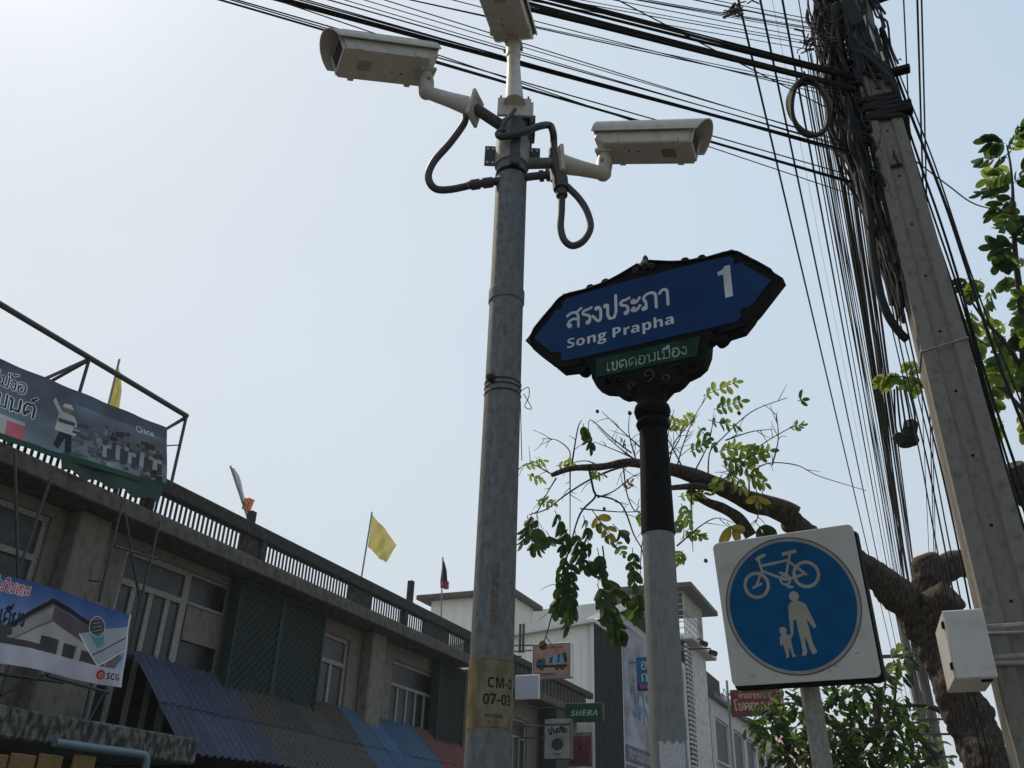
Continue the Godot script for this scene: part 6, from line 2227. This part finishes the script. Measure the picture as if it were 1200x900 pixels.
	for i in 12:
		pic.disc(Vector2(640 + i * 9, 216 + 20 * sin(i * 1.7)), 16, Color(0.25, 0.28, 0.25))
	for k in 2:
		pic.thai("ผนังไม้ รุ่นวินเทพ", 480, 62, 40, [11.0, 5.0][k], [Color(0.92, 0.9, 0.9), Color(0.72, 0.13, 0.15)][k], 0.95)
	pic.thai("แผ่นเดียว", 560, 186, 52, 9, Color(0.12, 0.13, 0.22), 1.0)
	pic.text("SOLUTION", 470, 240, 26, Color(0.16, 0.18, 0.26), 160)
	pic.rect(0, 262, 1360, 78, Color(0.74, 0.73, 0.78))
	pic.disc(Vector2(1236, 298), 22, Color(0.72, 0.20, 0.24))
	pic.ring(Vector2(1238, 298), 9, 4, Color(0.85, 0.7, 0.7))
	pic.text("SCG", 1266, 312, 29, Color(0.18, 0.12, 0.14), 72)
	pic.rect(1348, 0, 12, 340, Color(0.8, 0.8, 0.82))
	pic.grime(71, 0.008, 0.2, Color(0.6, 0.6, 0.62))
	m = MB.new()
	m.sheet([Vector3(-10.0, 3.36, -5.4), Vector3(-10.0, 3.46, -9.58), Vector3(-10.0, 4.43, -9.5), Vector3(-10.0, 4.43, -5.4)], 48, 10, func(u, v): return Vector3(0.03 * sin(u * 14.0 + v * 3.0) * (0.3 + 0.7 * (1.0 - v)) + 0.01 * sin(u * 60.0 + v * 9.0), 0.02 * sin(u * 12.0), 0))
	single("house_banner", m, printed(pic.tex(), 0.6), "blue and white printed banner showing a house eave, in front of the wall", "banner")

# ------------------------------------------------------------------ hanging shop signs
func board(called: String, label: String, z: float, q: Array, depth: float, face: Material, rim: Material) -> Node3D:   # corners in the survey frame: lower left and upper right
	var a := on_z(q[0], q[1], z)
	var b := on_z(q[2], q[3], z)
	var o := thing(called, label, "shop sign", Vector3(a.x, a.y, z))
	var m := MB.new()
	m.rbox(Vector3((a.x + b.x) * 0.5, (a.y + b.y) * 0.5, z - depth * 0.5 - 0.003), Vector3(b.x - a.x + 0.04, b.y - a.y + 0.04, depth), 0.012)
	part(o, "sign_box", m, rim)
	m = MB.new()
	m.quad(Vector3(a.x, a.y, z), Vector3(b.x, a.y, z), Vector3(b.x, b.y, z), Vector3(a.x, b.y, z))
	part(o, "sign_face", m, face)
	m = MB.new()
	for y in [lerpf(a.y, b.y, 0.86)]:
		m.tube([Vector3(-11.1, y, z - depth * 0.5), Vector3(a.x, y, z - depth * 0.5)], 0.022, 6)
	part(o, "wall_arm", m, M.dark_steel)
	return o

func shop_signs() -> void:
	var tan_c := Color(0.62, 0.50, 0.44)
	var pic := Pic.new(256, 230, tan_c)
	pic.thai("คอนกรตผสมเสรจ", 66, 36, 17, 3.4, Color(0.55, 0.22, 0.16), 0.95)
	pic.disc(Vector2(18, 28), 5, Color(0.25, 0.3, 0.5))
	# concrete mixer lorry, printed
	var steel := Color(0.20, 0.30, 0.42)
	pic.poly(PackedVector2Array([Vector2(24, 160), Vector2(24, 128), Vector2(34, 106), Vector2(84, 100), Vector2(90, 160)]), steel)
	pic.poly(PackedVector2Array([Vector2(32, 126), Vector2(38, 110), Vector2(58, 108), Vector2(58, 128)]), Color(0.08, 0.1, 0.12))
	pic.poly(PackedVector2Array([Vector2(92, 140), Vector2(100, 108), Vector2(140, 84), Vector2(196, 70), Vector2(212, 90), Vector2(214, 126), Vector2(150, 142)]), Color(0.42, 0.55, 0.64))
	pic.poly(PackedVector2Array([Vector2(112, 134), Vector2(122, 96), Vector2(140, 88), Vector2(132, 138)]), Color(0.14, 0.20, 0.3))
	pic.poly(PackedVector2Array([Vector2(166, 136), Vector2(172, 78), Vector2(188, 74), Vector2(186, 132)]), Color(0.2, 0.3, 0.42))
	pic.rect(24, 148, 214, 18, Color(0.1, 0.12, 0.15))
	pic.poly(PackedVector2Array([Vector2(206, 70), Vector2(226, 66), Vector2(240, 120), Vector2(226, 140), Vector2(214, 120)]), Color(0.1, 0.12, 0.14))
	for x in [62, 168, 204]:
		pic.disc(Vector2(x, 168), 17, Color(0.06, 0.06, 0.07))
		pic.disc(Vector2(x, 168), 7, Color(0.3, 0.3, 0.32))
	pic.thai("โทรสอบถามราคาสนคา", 14, 218, 14, 3, Color(0.2, 0.14, 0.12), 0.95)
	for q in [[0, 0, 256, 4], [0, 226, 256, 4], [0, 0, 4, 230], [252, 0, 4, 230]]:
		pic.rect(q[0], q[1], q[2], q[3], Color(0.2, 0.18, 0.18))
	pic.grime(81, 0.012, 0.25)
	board("lorry_sign", "tan box sign printed with a blue concrete mixer lorry, projecting over the row", -25.0, [624, 794, 668, 753], 0.3, printed(pic.tex()), M.white_sheet)
	var m := MB.new()
	board("blank_sign", "plain blank pale square sign beside the camera pole", -23.5, [604, 819, 631, 791], 0.08, M.print_blank, M.white_sheet)
	pic = Pic.new(340, 156, Color(0.06, 0.24, 0.19))
	pic.text("SHERA", 46, 112, 54, Color(0.62, 0.72, 0.68), 256, 700, 0.22)
	pic.grime(83, 0.012, 0.25)
	board("green_sign", "dark green sign with slanted white Latin lettering under the roof edge", -27.0, [663, 845, 705, 824], 0.25, printed(pic.tex()), M.lattice)
	pic = Pic.new(220, 330, Color(0.58, 0.57, 0.55))
	pic.rect(0, 34, 220, 18, Color(0.25, 0.25, 0.25))
	pic.thai("ปูนเสือ", 28, 112, 36, 11, Color(0.06, 0.06, 0.06), 1.0, 168)
	pic.disc(Vector2(110, 210), 78, Color(0.62, 0.62, 0.6))
	pic.ring(Vector2(110, 210), 76, 3, Color(0.25, 0.32, 0.3))
	for i in 26:
		var a := TAU * i / 26
		if sin(a) < 0.75:
			pic.stroke([Vector2(110, 210) + Vector2.from_angle(a) * 58, Vector2(110, 210) + Vector2.from_angle(a + 0.1) * 68], 5, Color(0.2, 0.26, 0.24))
	pic.disc(Vector2(110, 210), 52, Color(0.09, 0.25, 0.19))
	pic.stroke([Vector2(84, 196), Vector2(112, 186), Vector2(136, 206), Vector2(120, 236)], 7, Color(0.16, 0.36, 0.28))
	pic.stroke([Vector2(88, 292), Vector2(110, 300), Vector2(136, 290)], 8, Color(0.2, 0.24, 0.22))
	pic.grime(85, 0.012, 0.25)
	board("cement_sign", "white sign with Thai heading and round green emblem, lowest in the row", -24.0, [638, 889, 668, 843], 0.2, printed(pic.tex()), M.dark_steel)
	pic = Pic.new(220, 330, Color(0.44, 0.21, 0.22))
	pic.rect(0, 0, 220, 36, Color(0.5, 0.48, 0.46))
	pic.thai("มอบความสบาย", 16, 28, 16, 3, Color(0.2, 0.18, 0.18), 0.9)
	pic.poly(PackedVector2Array([Vector2(110, 66), Vector2(194, 214), Vector2(26, 214)]), Color(0.08, 0.07, 0.08))
	pic.poly(PackedVector2Array([Vector2(110, 88), Vector2(178, 204), Vector2(42, 204)]), Color(0.46, 0.22, 0.23))
	pic.poly(PackedVector2Array([Vector2(96, 122), Vector2(116, 118), Vector2(128, 150), Vector2(150, 196), Vector2(118, 196), Vector2(104, 172), Vector2(86, 196), Vector2(70, 192), Vector2(94, 160)]), Color(0.08, 0.07, 0.08))
	pic.rect(24, 230, 172, 6, Color(0.08, 0.07, 0.08))
	pic.text("DISCOR", 24, 306, 56, Color(0.09, 0.08, 0.09), 172)
	pic.grime(87, 0.012, 0.25)
	board("warning_sign", "faded red sign with black triangle, half behind the white cement sign", -26.0, [667, 897, 692, 858], 0.12, printed(pic.tex()), M.dark_steel)
	# a small turquoise board on the advertisement wall, mostly behind the name post
	pic = Pic.new(220, 260, Color(0.12, 0.42, 0.60))
	pic.thai("อาการ", 30, 96, 60, 11, Color(0.75, 0.82, 0.86), 1.0)
	pic.thai("กทม", 30, 190, 60, 11, Color(0.75, 0.82, 0.86), 1.0)
	pic.rect(0, 208, 220, 52, Color(0.35, 0.12, 0.3))
	pic.thai("โทรสอบ", 20, 246, 26, 5, Color(0.7, 0.5, 0.65), 1.0)
	pic.grime(88, 0.012, 0.25)
	board("blue_sign", "turquoise sign with pale Thai letters and purple foot, behind the name post", -38.0, [747, 809, 782, 769], 0.12, printed(pic.tex()), M.dark_steel)
	# the red sign by the far tree
	pic = Pic.new(440, 260, Color(0.45, 0.10, 0.10))
	pic.thai("ห้างนายบางซ", 70, 86, 46, 9, Color(0.72, 0.62, 0.5), 1.0)
	pic.thai("โชคอนนต", 24, 206, 74, 14, Color(0.75, 0.68, 0.58), 1.05)
	pic.rect(0, 0, 440, 5, Color(0.7, 0.6, 0.5))
	pic.grime(89, 0.012, 0.25)
	var o := thing("red_sign", "dark red sign with cream Thai letters beyond the cycle path sign", "shop sign", on_z(857, 840, -48.0))
	var a := on_z(858, 839, -48.0)
	var b := on_z(913, 807, -48.0)
	m = MB.new()
	m.quad(Vector3(a.x, a.y, -48.0), Vector3(b.x, a.y, -48.0), Vector3(b.x, b.y, -48.0), Vector3(a.x, b.y, -48.0))
	part(o, "sign_face", m, printed(pic.tex()))
	m = MB.new()
	m.rbox(Vector3((a.x + b.x) * 0.5, (a.y + b.y) * 0.5, -48.11), Vector3(b.x - a.x + 0.05, b.y - a.y + 0.05, 0.2), 0.02)
	part(o, "sign_box", m, M.roof_dark)
	for x in [a.x - 0.15, b.x + 0.1]:
		m = MB.new()
		m.tube([Vector3(x, -0.1, -48.1), Vector3(x, b.y + 0.5, -48.1)], 0.06, 6)
		part(o, "support", m, M.galv_worn)
	for y in [a.y + 0.2, b.y - 0.2]:
		m = MB.new()
		m.tube([Vector3(a.x - 0.15, y, -48.15), Vector3(b.x + 0.1, y, -48.15)], 0.04, 6)
		part(o, "rail", m, M.galv_worn)
